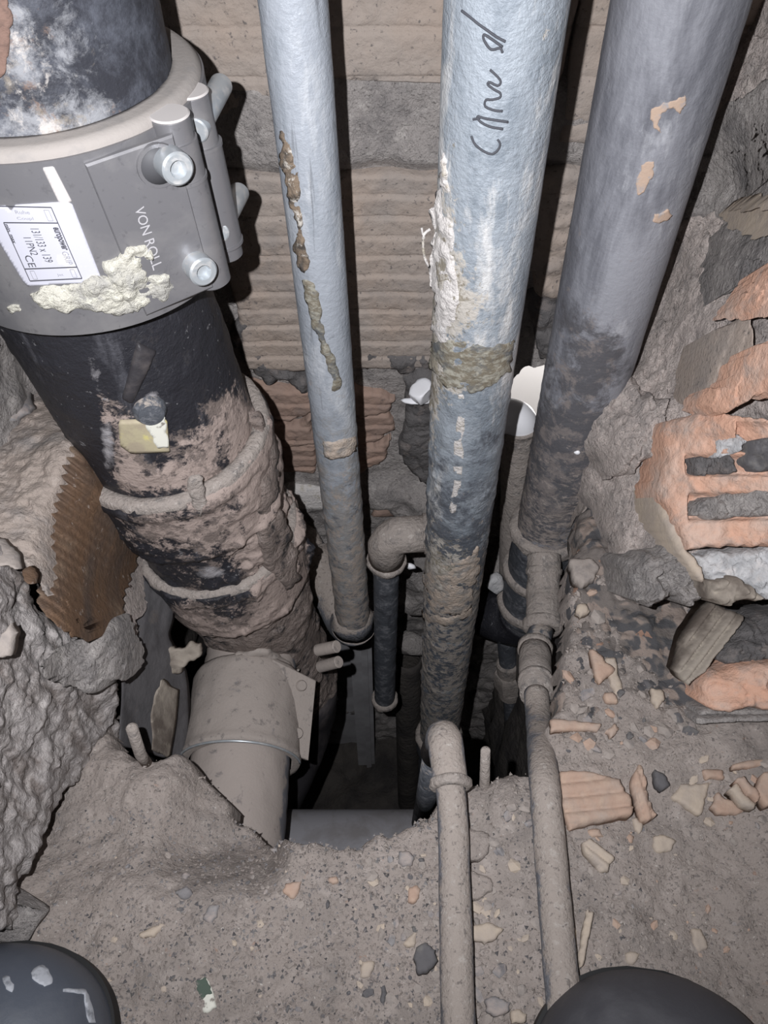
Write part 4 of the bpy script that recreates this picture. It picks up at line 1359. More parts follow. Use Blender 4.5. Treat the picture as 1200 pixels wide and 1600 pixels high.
# ---- three tall pipes in front of the wall
p1 = T('galvanised_pipe', 'thinnest of the three tall pipes, galvanised with a rust run, between stack and written pipe', 'pipe', tuple(G1_B))
L1 = np.linalg.norm(G1_B - G1_A)
V, F = turned(G1_A, G1_B, [(0, .0165), (0, .0182), (L1 * .6, .0186), (L1, .0196)], 64, .004, lambda P, n, t: .0007 * np.clip(fbm(P, 90, 4, 3), -.3, 2) * (.3 + sstep(.2, -.1, P[:, 2])))
mesh('pipe_wall', V, F, m_galv, p1)
G1R = .0188
cyl_patch('rust_run', [(436, 200), (452, 220), (462, 260), (470, 300), (474, 350), (482, 400), (476, 430), (464, 400), (456, 330), (446, 280), (436, 240)], G1_A, G1_B, .0184, m_rust, p1, 3, .001, .0005, .0012, 150, 3, .001, 5, rough=5)
cyl_patch('rust_run', [(470, 436), (492, 446), (500, 500), (514, 540), (530, 580), (530, 610), (520, 614), (512, 580), (500, 550), (486, 500)], G1_A, G1_B, .0187, m_grease, p1, 3, .001, .0005, .0008, 150, 4, .001, 5, rough=5)
cyl_patch('tan_band', [(503, 690), (530, 688), (556, 680), (558, 706), (530, 716), (506, 714)], G1_A, G1_B, .0193, m_tan_band, p1, 3, .001, .0006, .0008, 150, 6, .001, 6, rough=4)
_, _, g1d = frame(G1_B - G1_A)
collar('collar', G1_B - g1d * .004, g1d, .0238, .012, m_dust_ring, p1, 3, inner=.018)
back = pY(454, 800, .60)
V, F = tube([G1_B - g1d * .002] + elbow(G1_B + g1d * .022, g1d, back - (G1_B + g1d * .022), .022, 10) + list(np.linspace(0, 1, 12)[1:, None] * 0 + np.array([G1_B + g1d * .022 + (back - (G1_B + g1d * .022)) * f for f in np.linspace(.22, .62, 11)])), .0270, 40, lambda P, n, t: .0006 * fbm(P, 100, 3, 2))
mesh('elbow', V, F, m_dusty_pipe, p1)
q0 = G1_B + g1d * .022
V, F = tube([q0 + (back - q0) * f for f in np.linspace(.35, 1.0, 20)], .0185, 36, lambda P, n, t: .0005 * fbm(P, 100, 3, 2))
mesh('wall_branch', V, F, m_dusty_pipe, p1)
bdv = (back - q0) / np.linalg.norm(back - q0)
collar('collar', q0 + (back - q0) * .62, bdv, .0245, .010, m_dust_ring, p1, 4, inner=.018)

p2 = T('galvanised_pipe', 'thick central pipe with pencil handwriting, white limescale edge and brown greased band', 'pipe', tuple(G2_B))
L2 = np.linalg.norm(G2_B - G2_A)
_, _, g2d = frame(G2_B - G2_A)
def r2(t):
    return .0300 + (.0268 - .0300) * t / L2
def d2(P, n, t):
    left = sstep(.2, -.9, n[:, 0])
    zz = P[:, 2]
    return .0006 * np.clip(fbm(P, 110, 4, 3), -.3, 2) * (.25 + sstep(.24, .1, zz)) + left * .0016 * np.clip(fbm(P, 90, 3, 9), 0, 2) * sstep(.34, .26, zz)
V, F = turned(G2_A, G2_B, [(0, .028), (0, .0300), (L2, .0268)], 96, .003, d2)
mesh('pipe_wall', V, F, m_galv2, p2, attr=dict(dirt=blobs(V, [(690, 400, 36, 170, .75), (730, 480, 50, 70, .5), (676, 650, 14, 200, .5), (700, 890, 60, 60, .7), (720, 590, 80, 40, .5), (850, 60, 14, 50, .5)], .15)))
cyl_patch('limescale_crust', [(688, 230), (700, 250), (706, 330), (712, 400), (720, 470), (706, 530), (690, 540), (678, 520), (673, 450), (672, 380), (682, 300)], G2_A, G2_B, .0293, m_limescale, p2, 3, .001, .0004, .0018, 120, 3, .0012, 6, rough=5)
cyl_patch('greased_thread', [(674, 532), (700, 530), (740, 534), (770, 540), (803, 530), (800, 580), (770, 604), (730, 612), (690, 600), (672, 578)], G2_A, G2_B, .0289, m_grease, p2, 3, .001, .0006, .0007, 160, 5, .0008, 5, rough=4)
cyl_patch('water_streak', [(716, 616), (726, 616), (720, 760), (712, 800), (704, 800), (710, 740)], G2_A, G2_B, .0284, m_limescale, p2, 3, .0004, .0008, .0001, rough=3)
cyl_patch('limescale_band', [(660, 900), (700, 880), (748, 850), (744, 910), (736, 948), (700, 960), (662, 956)], G2_A, G2_B, .0278, m_tan_band, p2, 3, .0006, .0006, .0010, 150, 8, .001, 8, rough=7)
cyl_patch('joint_ring', [(660, 952), (700, 966), (736, 948), (738, 962), (700, 980), (660, 966)], G2_A, G2_B, .0274, m_tan_band, p2, 3, .0006, .0012, .0006, 150, 9, .001, 5, rough=3)
# handwriting
strokes = [[(265, 1215), (300, 1290), (375, 1350), (450, 1375), (505, 1335), (522, 1285), (500, 1245)],
           [(548, 1152), (430, 1130), (345, 1085), (322, 1040), (400, 1060), (595, 1090)], [(280, 1066), (322, 1058), (345, 1050)],
           [(545, 992), (470, 985), (390, 950), (395, 893), (450, 890), (520, 870), (522, 830), (470, 800), (412, 755), (430, 735), (500, 765), (528, 730), (500, 685), (432, 622)],
           [(545, 470), (520, 430), (440, 440), (380, 360), (378, 310), (440, 345), (545, 420)],
           [(178, 95), (250, 150), (330, 215), (420, 280), (500, 335), (570, 372)]]
Vs = []
for sk in strokes:
    pp = smooth_path([(690 + a / 5.714, b / 5.714) for a, b in sk], 40)
    pts = []
    for (u, v) in pp:
        t_ = (EYE + 0)  # radius at this height
        P, n = hit(u, v, G2_A, G2_B, .0298)
        tt = np.dot(P - G2_A, g2d)
        P, n = hit(u, v, G2_A, G2_B, r2(tt) + .0003)
        pts.append(P)
    Vs.append(tube(pts, .00062, 6))
V, F = join(*Vs)
mesh('handwriting', V, F, m_pencil, p2)
c2 = collar('collar', G2_B + g2d * .0, g2d, .0335, .014, m_dust_ring, p2, 5, inner=.025)
V, F = turned(G2_B, G2_B + g2d, [(0, .026), (.004, .0315), (.05, .0315), (.055, .028), (.35, .028)], 64, .006, lambda P, n, t: .0006 * fbm(P, 60, 3, 2))
mesh('lower_socket', V, F, m_dusty_black, p2)
for (u, v, u2, v2) in ((668, 362, 661, 376), (661, 376, 662, 398), (662, 398, 668, 415), (664, 410, 664, 418)):
    pass
V, F = tube(smooth_path([pY(u, v, .405) for (u, v) in ((672, 358), (663, 366), (661, 382), (663, 400), (669, 416))], 20), .0008, 8)
mesh('hemp_thread', V, F, m_limescale, p2)
V, F = tube(smooth_path([pY(u, v, .405) for (u, v) in ((664, 372), (660, 364), (659, 356))], 8), .0006, 8)
mesh('hemp_thread', V, F, m_limescale, p2)

p3 = T('grey_pipe', 'widest right-hand grey pipe with orange smears, ending in a dusty socket', 'pipe', tuple(G3_B))
L3 = np.linalg.norm(G3_B - G3_A)
_, _, g3d = frame(G3_B - G3_A)
V, F = turned(G3_A, G3_B, [(0, .035), (0, .0378), (L3 + .01, .0335)], 96, .003, lambda P, n, t: .0007 * np.clip(fbm(P, 110, 4, 5), -.3, 2) * (.2 + sstep(.2, .0, P[:, 2])))
mesh('pipe_wall', V, F, m_pvc, p3, attr=dict(dirt=blobs(V, [(900, 450, 60, 160, .45), (940, 560, 60, 60, .5), (880, 680, 90, 120, .75), (850, 800, 90, 90, .8), (980, 330, 30, 120, .15)])))
for i, poly in enumerate([[(1018, 170), (1036, 160), (1050, 158), (1070, 148), (1072, 160), (1062, 178), (1052, 168), (1034, 176), (1028, 192), (1034, 208), (1022, 200), (1016, 186)],
                          [(1002, 258), (1022, 252), (1020, 276), (1006, 300), (996, 304), (994, 290)],
                          [(1022, 334), (1044, 326), (1050, 336), (1034, 346), (1020, 346)], [(872, 54), (884, 54), (884, 70), (876, 74)]]):
    if i < 3:
        cyl_patch('orange_smear', poly, G3_A, G3_B, .0372, m_rubbed, p3, 2, .0004, .0006, rough=3, seed=i)
Pw, nw = hit(902, 706, G3_A, G3_B, .0345)
V, F = rock_mesh(91, 2)
mesh('paint_drop', Pw + V * np.array([.003, .003, .0055]), F, m_white, p3)
c3 = G3_B
collar('collar', c3, g3d, .0415, .016, m_dust_ring, p3, 6, .0016, inner=.033)
def at3(z):
    return at_z(G3_A, G3_B, z)
V, F = turned(c3, c3 + g3d, [(0, .034), (.005, .036), (.17, .035), (.18, .030)], 72, .004, lambda P, n, t: .0008 * fbm(P, 60, 3, 2))
mesh('socket', V, F, m_dusty_black, p3)
collar('collar', c3 + g3d * .080, g3d, .0405, .012, m_dust_ring, p3, 7, inner=.033)
collar('collar', c3 + g3d * .150, g3d, .0405, .014, m_dust_ring, p3, 8, inner=.033)
e0 = c3 + g3d * .165
V, F = tube(elbow(e0 + g3d * .045, g3d, (-.8, .5, -.3), .036, 12) + [e0 + g3d * .045 + np.array([-.8, .5, -.3]) * .06], .0335, 48, lambda P, n, t: .001 * fbm(P, 60, 3, 2))
mesh('lower_elbow', V, F, m_stack, p3)
V, F = tube([c3 + g3d * .19, c3 + g3d * .60], .0085, 4)

# ---- small pipe with an elbow between the first two pipes
sp = T('small_pipe', 'short dark pipe with dusty elbow, hanging between the thin and the written pipe', 'pipe', tuple(pY(602, 1100, .44)))
a0, a1 = pY(604, 872, .44), pY(601, 1092, .44)
ec = a0 + np.array([0, 0, .036])
dd = (a1 - a0) / np.linalg.norm(a1 - a0)
V, F = turned(a0, a1, [(-.01, .0135), (np.linalg.norm(a1 - a0), .0140)], 40, .004, lambda P, n, t: .0004 * fbm(P, 90, 3, 2))
mesh('pipe_wall', V, F, m_dusty_black, sp)
V, F = tube([a0 + np.array([0, 0, -.004])] + elbow(a0 + np.array([0, 0, .040]), (0, 0, 1), (1, .05, 0), .020, 12) + [a0 + np.array([.040, .002, .040])], .0185, 40, lambda P, n, t: .0007 * fbm(P, 90, 3, 4))
mesh('elbow', V, F, m_dust_ring, sp)
V, F = tube([a0 + np.array([.036, .002, .040]), a0 + np.array([.052, .003, .040])], [.0205, .0205], 40)
mesh('elbow_lip', V, F, m_dust_ring, sp)
V, F = tube([a0 + np.array([.04, .002, .040]), a0 + np.array([.075, .004, .040])], [.0150, .0150], 32)
mesh('side_branch', V, F, m_dust_ring, sp)
collar('collar', a0 + dd * .004, dd, .0205, .009, m_dust_ring, sp, 3, inner=.013)
collar('collar', a1, dd, .0185, .012, m_dust_ring, sp, 4, inner=.010)

# ---- union pipe below the grey pipe
up = T('union_pipe', 'thin grey pipe with a union nut, deep in the hole below the grey pipe', 'pipe', tuple(pY(806, 1216, .40)))
u0, u1 = pY(790, 985, .50), pY(808, 1230, .44)
ud = (u1 - u0) / np.linalg.norm(u1 - u0)
LU = np.linalg.norm(u1 - u0)
V, F = turned(u0, u1, [(0, .0125), (LU * .32, .0125), (LU * .32, .0115), (LU + .1, .0125)], 36, .006)
mesh('pipe_wall', V, F, m_dusty_black, up)
for (f0, f1, r, s6) in ((.16, .22, .0165, 24), (.215, .30, .022, 6), (.30, .345, .0175, 24)):
    V, F = turned(u0 + ud * LU * f0, u1, [(0, .010), (0, r - .002), (.003, r), (LU * (f1 - f0) - .003, r), (LU * (f1 - f0), r - .002), (LU * (f1 - f0), .010)], s6, .02)
    sharp(mesh('union_nut', V, F, m_dust_ring, up), 30)

# ---- pipe C: from the grey pipe's tee down to the floor and to the viewer
pc = T('floor_pipe', 'right-hand dusty floor pipe with stacked elbows, joined to the grey pipe', 'pipe', (.12, .17, -.01))
P_a = pY(850, 868, .445)
P_b = pY(849, 925, .41)
P_c = pY(848, 978, .372)
P_d = pY(836, 1014, .342)
P_e = pY(836, 1046, .314)
P_f = pY(838, 1084, .278)
V, F = tube(smooth_path([P_a, pY(850, 892, .43), P_b, pY(849, 952, .39), P_c], 30), [.0165] * 8 + [.0178] * 24, 44, lambda P, n, t: .0008 * fbm(P, 80, 3, 1)) if False else tube(smooth_path([P_a, pY(850, 892, .43), P_b, pY(849, 952, .39), P_c], 28), .0168, 44, lambda P, n, t: .0008 * fbm(P, 80, 3, 1))
mesh('elbow', V, F, m_dust_ring, pc)
collar('collar', P_c, P_c - P_b, .0195, .012, m_dust_ring, pc, 2, inner=.012)
collar('collar', P_b + (P_a - P_b) * .55, P_a - P_b, .0180, .008, m_dust_ring, pc, 2, inner=.012)
V, F = tube([P_c, (P_c + P_d) / 2, P_d], .0118, 32, lambda P, n, t: .0004 * fbm(P, 120, 3, 1))
mesh('nipple', V, F, m_dusty_black, pc)
V, F = tube([P_d, (P_d + P_e) / 2, P_e, P_f], [.0150, .0150, .0146, .0142], 40, lambda P, n, t: .0005 * fbm(P, 80, 3, 1))
mesh('coupling_body', V, F, m_dust_ring, pc)
collar('collar', P_d, P_d - P_e, .0165, .010, m_dust_ring, pc, 3, inner=.011)
collar('collar', P_f + (P_e - P_f) * .45, P_e - P_f, .0158, .007, m_dust_ring, pc, 4, inner=.010)
path = smooth_path([P_f, pY(842, 1130, .245), pZ(850, 1215, .012), pZ(860, 1330, .014), pZ(872, 1470, .014), pZ(884, 1600, .014), pZ(896, 1750, .014), pZ(915, 2000, .014)], 70)
V, F = tube(path, .0105, 40, lambda P, n, t: .0004 * fbm(P, 90, 3, 6))
mesh('pipe_wall', V, F, m_dusty_pipe, pc)

# ---- pipe B: elbow at the edge of the hole and pipe to the viewer
pb = T('floor_pipe', 'central dusty floor pipe whose elbow turns down at the edge of the hole', 'pipe', (.045, .13, 0))
E0 = pZ(697, 1178, .030)
path = smooth_path([E0 + np.array([.0, -.012, 0]), pZ(706, 1260, .022), pZ(711, 1400, .016), pZ(716, 1600, .015), pZ(722, 1750, .015), pZ(732, 2000, .015)], 60)
V, F = tube(path, .0102, 40, lambda P, n, t: .0004 * fbm(P, 90, 3, 7))
mesh('pipe_wall', V, F, m_dusty_pipe, pb)
ep = E0 + np.array([0, .004, -.002])
V, F = tube([ep + np.array([.002, -.026, .001]), ep + np.array([.0015, -.014, .0005])] + elbow(ep + np.array([0, .010, .001]), (-.02, 1, .02), (-.05, .18, -1), .014, 14) + [ep + np.array([-.003, .016, -.05])], .0122, 44, lambda P, n, t: .0004 * fbm(P, 90, 3, 7))
mesh('elbow', V, F, m_dusty_pipe, pb)
collar('collar', ep + np.array([.002, -.024, .001]), (-.02, 1, .02), .0142, .007, m_dust_ring, pb, 4, inner=.010)
V, F = tube([ep + np.array([-.003, .016, -.045]), ep + np.array([-.006, .02, -.25])], .0100, 24)
mesh('drop_pipe', V, F, m_dusty_black, pb)

# ---- white elbow in the opening, dusty pipe below it
we = T('white_elbow', 'white plastic elbow in the bright wall opening, on a dusty pipe behind the grey pipe', 'pipe', tuple(pY(808, 800, .545)))
w0, w1 = pY(812, 662, .548), pY(802, 900, .53)
V, F = tube([w0 + np.array([0, 0, -.004])] + elbow(w0 + np.array([0, 0, .009]), (0, 0, 1), (-1, .15, 0), .012, 14) + [w0 + np.array([-.06, .009, .009])], .0185, 40)
mesh('elbow', V, F, m_white, we)
V, F = turned(w0, w1, [(0, .016), (0, .0205), (.004, .0205), (.006, .0180), (np.linalg.norm(w1 - w0), .0180)], 40, .006, lambda P, n, t: .0004 * fbm(P, 70, 3, 3))
mesh('pipe_wall', V, F, m_dust_ring, we)

# ---- deep in the hole
o = T('plastic_pipe', 'wide grey plastic pipe lying across the bottom of the hole', 'pipe', (-.02, .19, -.37))
V, F = turned((-.106, .206, -.33), (.16, .206, -.33), [(0, .045), (0, .050), (.235, .050), (.235, .045)], 64, .01)
mesh('pipe_wall', V, F, m_deep_pipe, o)
o = T('duct_panel', 'dark grey flat duct panel hanging behind the thin pipe in the hole', 'duct', (-.10, .62, -1.0))
V, F = box((-.15, .66, -.82), .19, .05, .74)
sharp(mesh('panel', V, F, m_dark_plastic, o))
o = T('plastic_trunking', 'narrow dark plastic trunking strip, upright beside the flat duct panel', 'trunking', (-.05, .58, -1.0))
V, F = box((-.038, .60, -.75), .036, .03, .75)
t_ = sharp(mesh('trunking_body', V, F, m_dark_plastic, o))
V, F = box((-.032, .583, -.75), .010, .008, .75)
sharp(mesh('trunking_rib', V, F, m_dark_plastic, t_))
o = T('downpipe', 'dim brown downpipe deep in the hole, left of the written pipe', 'pipe', (.035, .56, -1.0))
V, F = turned((.038, .56, -.56), (.052, .50, -1.12), [(0, .020), (0, .022), (.6, .022)], 32, .02)
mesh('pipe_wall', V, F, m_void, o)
o = mesh('mortar_clod', pY(640, 1010, .55) + rock_mesh(5, 3)[0] * np.array([.036, .03, .05]), rock_mesh(5, 3)[1], m_mortar, None)
tag(o, 'grey mortar clod stuck between the short dark pipe and the written pipe', 'mortar')
struct_dark = None

# ================================================================== LOOSE THINGS
def shard(poly, z, mat, label, cat='tile', group=None, thick=.005, ribs=None, seed=1, amp=.0008, name='tile_shard', rough=2, step=3, tilt=None):
    """flat broken piece lying at height z on the rubble"""
    if tilt is None:
        g = map_z(z + thick)
        nrm = np.array([0, 0, 1.0])
    else:
        pts = [pZ(*q) for q in tilt]
        g, nrm = map_plane(*pts)
    def disp(V, Q, d):
        h = amp * fbm(V, 90, 3, seed)
        if ribs is not None:
            (dx, dy), pit, ht = ribs
            s = (Q[:, 0] * dx + Q[:, 1] * dy) / pit
            h = h + ht * (1 - np.abs(2 * (s % 1) - 1) ** 2.5)
        return h
    V, F = relief(rough_poly(poly, rough, seed, 2), g, step, nrm, thick + .004, .0012, disp, back=True, rimw=4)
    o = mesh(name, V, F, mat, None)
    return tag(o, label, cat, group)
def fz(u, v):
    p = pZ(u, v, 0)
    return float(floor_h(np.array([p[0]]), np.array([p[1]]))[0])
SH = [
    ([(874, 1205), (912, 1206), (968, 1218), (970, 1228), (984, 1246), (990, 1262), (984, 1276), (940, 1284), (892, 1295), (884, 1282), (878, 1250)], m_shard, 'largest orange ribbed tile fragment, beside the right floor pipe', ((.10, 1), 23, .003), .008),
    ([(988, 1214), (998, 1194), (1008, 1216), (1012, 1250), (1026, 1274), (1010, 1284), (1004, 1280), (992, 1240)], m_shard, 'long narrow ribbed tile piece standing right of the largest tile fragment', ((1, -.3), 12, .003), .010),
    ([(989, 1279), (996, 1276), (1006, 1288), (1000, 1303), (992, 1296)], m_shard_tan, 'small pointed tan chip below the long narrow tile piece', None, .004),
    ([(1049, 1245), (1064, 1222), (1080, 1226), (1112, 1222), (1102, 1248), (1096, 1272), (1080, 1264), (1062, 1252)], m_shard_tan, 'broad tan tile shard, leftmost of the heap at the right edge', None, .006),
    ([(1112, 1258), (1122, 1236), (1140, 1248), (1166, 1264), (1152, 1272), (1124, 1270)], m_shard, 'low orange tile chip right of the broad tan shard', None, .006),
    ([(1140, 1232), (1152, 1222), (1166, 1242), (1184, 1254), (1180, 1262), (1160, 1256)], m_shard_tan, 'short tan tile chip in the middle of the right heap', None, .010),
    ([(1152, 1216), (1164, 1210), (1188, 1238), (1186, 1250), (1170, 1240)], m_shard, 'slanting thin orange chip at the top of the right heap', None, .012),
    ([(1184, 1234), (1194, 1206), (1240, 1190), (1250, 1250), (1200, 1258)], m_shard, 'orange tile fragment cut by the right edge of the frame', None, .010),
    ([(1098, 1202), (1130, 1202), (1134, 1216), (1106, 1216)], m_shard, 'small square orange chip above the broad tan shard', None, .005),
    ([(1144, 1194), (1180, 1186), (1240, 1180), (1240, 1190), (1170, 1200), (1146, 1200)], m_shard, 'flat orange sliver below the lower right brick', None, .004),
    ([(910, 1316), (922, 1310), (960, 1338), (950, 1362), (938, 1360), (914, 1334)], m_shard_tan, 'tan ribbed tile piece below the largest tile fragment', ((.62, -.78), 14, .003), .007),
    ([(1022, 1306), (1034, 1303), (1058, 1314), (1050, 1328), (1028, 1332), (1020, 1320)], m_shard_tan, 'round tan tile flake in the middle of the right floor', None, .005),
    ([(980, 1298), (992, 1306), (988, 1318), (976, 1316)], m_shard, 'orange chip between the ribbed tile pieces', None, .003),
    ([(918, 1296), (938, 1296), (944, 1306), (926, 1308)], m_shard, 'thin orange chip under the largest tile fragment', None, .003),
    ([(1080, 1452), (1096, 1450), (1108, 1480), (1094, 1490), (1086, 1478)], m_shard_tan, 'tan rectangular tile flake above the right boot', None, .004),
    ([(976, 1488), (986, 1485), (1001, 1490), (990, 1508), (980, 1502)], m_shard_tan, 'small cream flake just above the right boot', None, .004),
    ([(918, 1420), (928, 1426), (922, 1460), (914, 1500), (906, 1512), (904, 1500), (910, 1460)], m_shard_tan, 'long pale splinter beside the right floor pipe', ((1, .2), 9, .002), .007),
    ([(921, 1012), (932, 1016), (944, 1030), (962, 1044), (950, 1054), (938, 1064), (930, 1050)], m_shard, 'bright orange tile chip in the dark rubble right of the elbows', None, .006),
    ([(946, 1025), (962, 1025), (966, 1052), (974, 1078), (962, 1086), (954, 1062)], m_shard_tan, 'pale rectangular chip under the bright orange chip', None, .004),
    ([(1016, 1072), (1034, 1076), (1040, 1092), (1030, 1106), (1020, 1094)], m_shard_tan, 'tan chip in the dark rubble below the plank', None, .005),
    ([(890, 872), (920, 870), (938, 884), (930, 902), (912, 912), (896, 896)], m_stone_dusty, 'dusty brown stone between the grey pipe and the mortar mass', None, .012),
    ([(902, 944), (916, 942), (922, 954), (908, 960), (900, 954)], m_shard_tan, 'small oval tan pebble below the dusty brown stone', None, .006),
    ([(860, 1122), (900, 1124), (940, 1130), (934, 1142), (880, 1140), (862, 1142)], m_shard, 'long buried orange tile strip right of the right floor pipe', None, .004),
    ([(944, 1080), (962, 1084), (966, 1098), (948, 1094)], m_shard, 'small orange chip below the pale rectangular chip', None, .005),
    ([(948, 1140), (960, 1128), (968, 1138), (956, 1152)], m_shard, 'orange wedge at the foot of the dark rubble', None, .006),
    ([(640, 1386), (648, 1382), (657, 1388), (655, 1402), (645, 1413), (637, 1408)], m_shard, 'orange pebble left of the central floor pipe', None, .005),
    ([(652, 1452), (648, 1478), (638, 1480), (629, 1474), (640, 1462)], m_shard_tan, 'cream wedge-shaped flake left of the central floor pipe', None, .005),
    ([(566, 1502), (586, 1502), (584, 1514), (576, 1528), (562, 1526)], m_shard_tan, 'cream square flake at the bottom centre of the floor', None, .005),
    ([(440, 1390), (446, 1380), (470, 1376), (466, 1390), (458, 1404), (448, 1398)], m_shard, 'tan flake with a pointed tip below the hole', None, .004),
    ([(512, 1370), (526, 1368), (530, 1376), (520, 1381), (512, 1378)], m_shard, 'small orange oval pebble below the bottom of the hole', None, .004),
    ([(316, 1436), (326, 1414), (342, 1412), (338, 1432), (328, 1444)], m_stone_grey, 'pale plaster flake on the left floor', None, .005),
    ([(272, 1394), (284, 1388), (292, 1384), (300, 1396), (290, 1405), (280, 1402)], m_stone_grey, 'pale angular plaster chip up left of the pale flake', None, .006),
    ([(282, 1365), (290, 1360), (296, 1366), (290, 1374), (284, 1372)], m_stone_grey, 'tiny white chip above the pale angular plaster chip', None, .004),
    ([(216, 1458), (252, 1440), (258, 1446), (240, 1464), (218, 1464)], m_shard_tan, 'half buried tan stone on the left floor', None, .004),
    ([(622, 1330), (636, 1328), (648, 1340), (644, 1352), (630, 1354), (622, 1346)], m_stone_grey, 'pale rounded plaster piece beside the central floor pipe elbow', None, .005),
    ([(740, 1446), (762, 1440), (788, 1450), (776, 1466), (758, 1474), (740, 1468)], m_shard_tan, 'broad tan stone between the two floor pipes', None, .006),
    ([(798, 1580), (808, 1576), (824, 1584), (820, 1598), (800, 1600)], m_shard_tan, 'tan tile chip between the floor pipes at the bottom edge', None, .006),
    ([(758, 1560), (776, 1556), (798, 1566), (796, 1580), (776, 1588), (760, 1578)], m_stone_grey, 'grey stone between the floor pipes near the bottom edge', None, .007),
    ([(650, 1480), (666, 1472), (680, 1484), (684, 1500), (668, 1520), (654, 1522), (648, 1500)], m_stone_dark, 'dark grey angular stone left of the central floor pipe', None, .010),
    ([(594, 1540), (602, 1538), (605, 1552), (600, 1572), (594, 1566)], m_stone_dark, 'dark elongated pebble at the bottom centre', None, .004),
    ([(728, 1290), (764, 1302), (764, 1332), (748, 1344), (728, 1344)], m_floor, 'dusty mortar flake right of the central floor pipe elbow', None, .006),
    ([(730, 1358), (768, 1372), (770, 1392), (748, 1404), (732, 1404)], m_floor, 'second dusty mortar flake beside the central floor pipe', None, .006),
    ([(1024, 1200), (1040, 1210), (1048, 1226), (1036, 1234), (1026, 1222)], m_stone_dark, 'dark brown stone between the long tile piece and the tan shard', None, .008),
]
for i, (poly, mt, lb, rb, th) in enumerate(SH):
    cu, cv = np.mean(poly, axis=0)
    stone = 'stone' in lb or 'pebble' in lb
    zz = fz(cu, cv)
    if cv < 1180 and cu > 850:
        zz += .002
    shard(poly, zz - .001, mt, lb, 'stone' if stone else ('plaster' if 'plaster' in lb else ('mortar' if 'mortar' in lb else 'tile')), None, th, rb, 100 + i,
          name='stone' if stone else ('plaster_chip' if 'plaster' in lb else ('mortar_flake' if 'mortar' in lb else 'tile_shard')))
# printed paper chip
o = shard([(306, 1534), (322, 1527), (328, 1540), (334, 1554), (338, 1574), (318, 1583), (314, 1562)], fz(320, 1555), m_chip_white, 'torn white and green paper scrap on the floor', 'paper', None, .002, seed=31, name='paper_scrap')
V, F = relief(rough_poly([(305, 1534), (322, 1526), (329, 1542), (331, 1552), (314, 1562), (308, 1548)], 3, 5, 3), map_z(fz(320, 1555) + .0028), 2, (0, 0, 1), .001)
g_ = mesh('green_print', V - np.array(o.location) * 0, F, m_green, o)
# weathered plank behind the overhang
def plank_rib(V, Q, d):
    s = (Q[:, 0] * .80 + Q[:, 1] * .60) / 17.0
    return .005 * (1 - np.abs(2 * (s % 1) - 1) ** 3)
PC = [(1060, 1050, .253), (1100, 960, .298), (1150, 970, .288), (1090, 1060, .247), (1080, 980, .288)]
V, F = relief(rough_poly([(1056, 1050), (1068, 1000), (1096, 955), (1112, 940), (1160, 962), (1158, 972), (1100, 1050), (1074, 1070)], 2, 9, 2), map_depth(tps(PC)), 3, TOEYE, .02, .003, lambda V, Q, d: plank_rib(V, Q, d) + .0006 * fbm(V, 80, 3, 2), back=True, rimw=5)
tag(mesh('plank_piece', V, F, m_plank, None), 'grooved beige fragment wedged slanting under the mortar overhang', 'fragment')
# board beside the branch coupling
V, F = relief(rough_poly([(206, 932), (222, 906), (262, 930), (268, 962), (262, 1000), (290, 1070), (292, 1196), (262, 1186), (228, 1178), (184, 1168), (188, 1060), (196, 1000)], 3, 8, 2),
              map_depth(tps([(210, 915, .335), (185, 1165, .215), (268, 960, .335), (292, 1195, .238), (290, 1060, .30), (190, 1040, .265)]), .014), 4, TOEYE, .012, .003,
              lambda V, Q, d: .0016 * fbm(V * np.array([4, 1, 1]), 30, 3, 2), back=True, rimw=6)
tag(mesh('board', V, F, m_wood_dark, None), 'dark grey upright board between left mortar and branch coupling', 'board')
V, F = relief(rough_poly([(238, 1100), (250, 1062), (276, 1080), (262, 1186), (236, 1172)], 3, 8, 2),
              map_depth(tps([(210, 915, .335), (185, 1165, .215), (268, 960, .335), (292, 1195, .238), (290, 1060, .30), (190, 1040, .265)]), .004), 4, TOEYE, .008, .002, lambda V, Q, d: .001 * fbm(V, 60, 3, 2), back=True, rimw=5)
tag(mesh('splintered_slat', V, F, m_plank, None), 'brown splintered slat leaning on the dark grey board', 'board')
# stubs of reinforcing rod
a, b = pZ(757, 1226, .0), pZ(757, 1226, 0) + np.array([-.002, .012, .035])
V, F = tube([a - np.array([0, 0, .02]), a, b, b + np.array([0, 0, .001])], [.0036, .0036, .0034, .002], 14, lambda P, n, t: .0004 * fbm(P, 150, 2, 2))
tag(mesh('rod_stub', V, F, m_dust_ring, None), 'short dusty rod stub at the right edge of the hole', 'rod')
a = pZ(219, 1178, .004)
V, F = tube([a - np.array([0, 0, .02]), a, a + np.array([0, .008, .030]), a + np.array([0, .008, .032])], [.0042, .0042, .004, .0022], 14, lambda P, n, t: .0003 * fbm(P, 150, 2, 2))
tag(mesh('rod_stub', V, F, m_dust_ring, None), 'short dusty rod stub before the dark grey board', 'rod')
def place_rock(name, label, cat, P, size, seed, mat, group=None, n=2, stretch=(1, 1, 1), rz=0.0):
    V, F = rock_mesh(seed, n)
    V = V * size * np.array(stretch)
    c, s = math.cos(rz), math.sin(rz)
    V = V @ np.array([[c, -s, 0], [s, c, 0], [0, 0, 1]]).T
    o = mesh(name, V + P, F, mat, None)
    return tag(o, label, cat, group)
place_rock('plaster_lump', 'white plaster lump on the wall behind the left edge of the written pipe', 'plaster', pY(660, 612, .560), .016, 41, m_white, None, 3, (1, 1, 1.1))
place_rock('plaster_splinter', 'thin white plaster splinter below the white lump on the wall', 'plaster', pY(650, 626, .560), .014, 42, m_white, None, 2, (1.2, .5, .35))
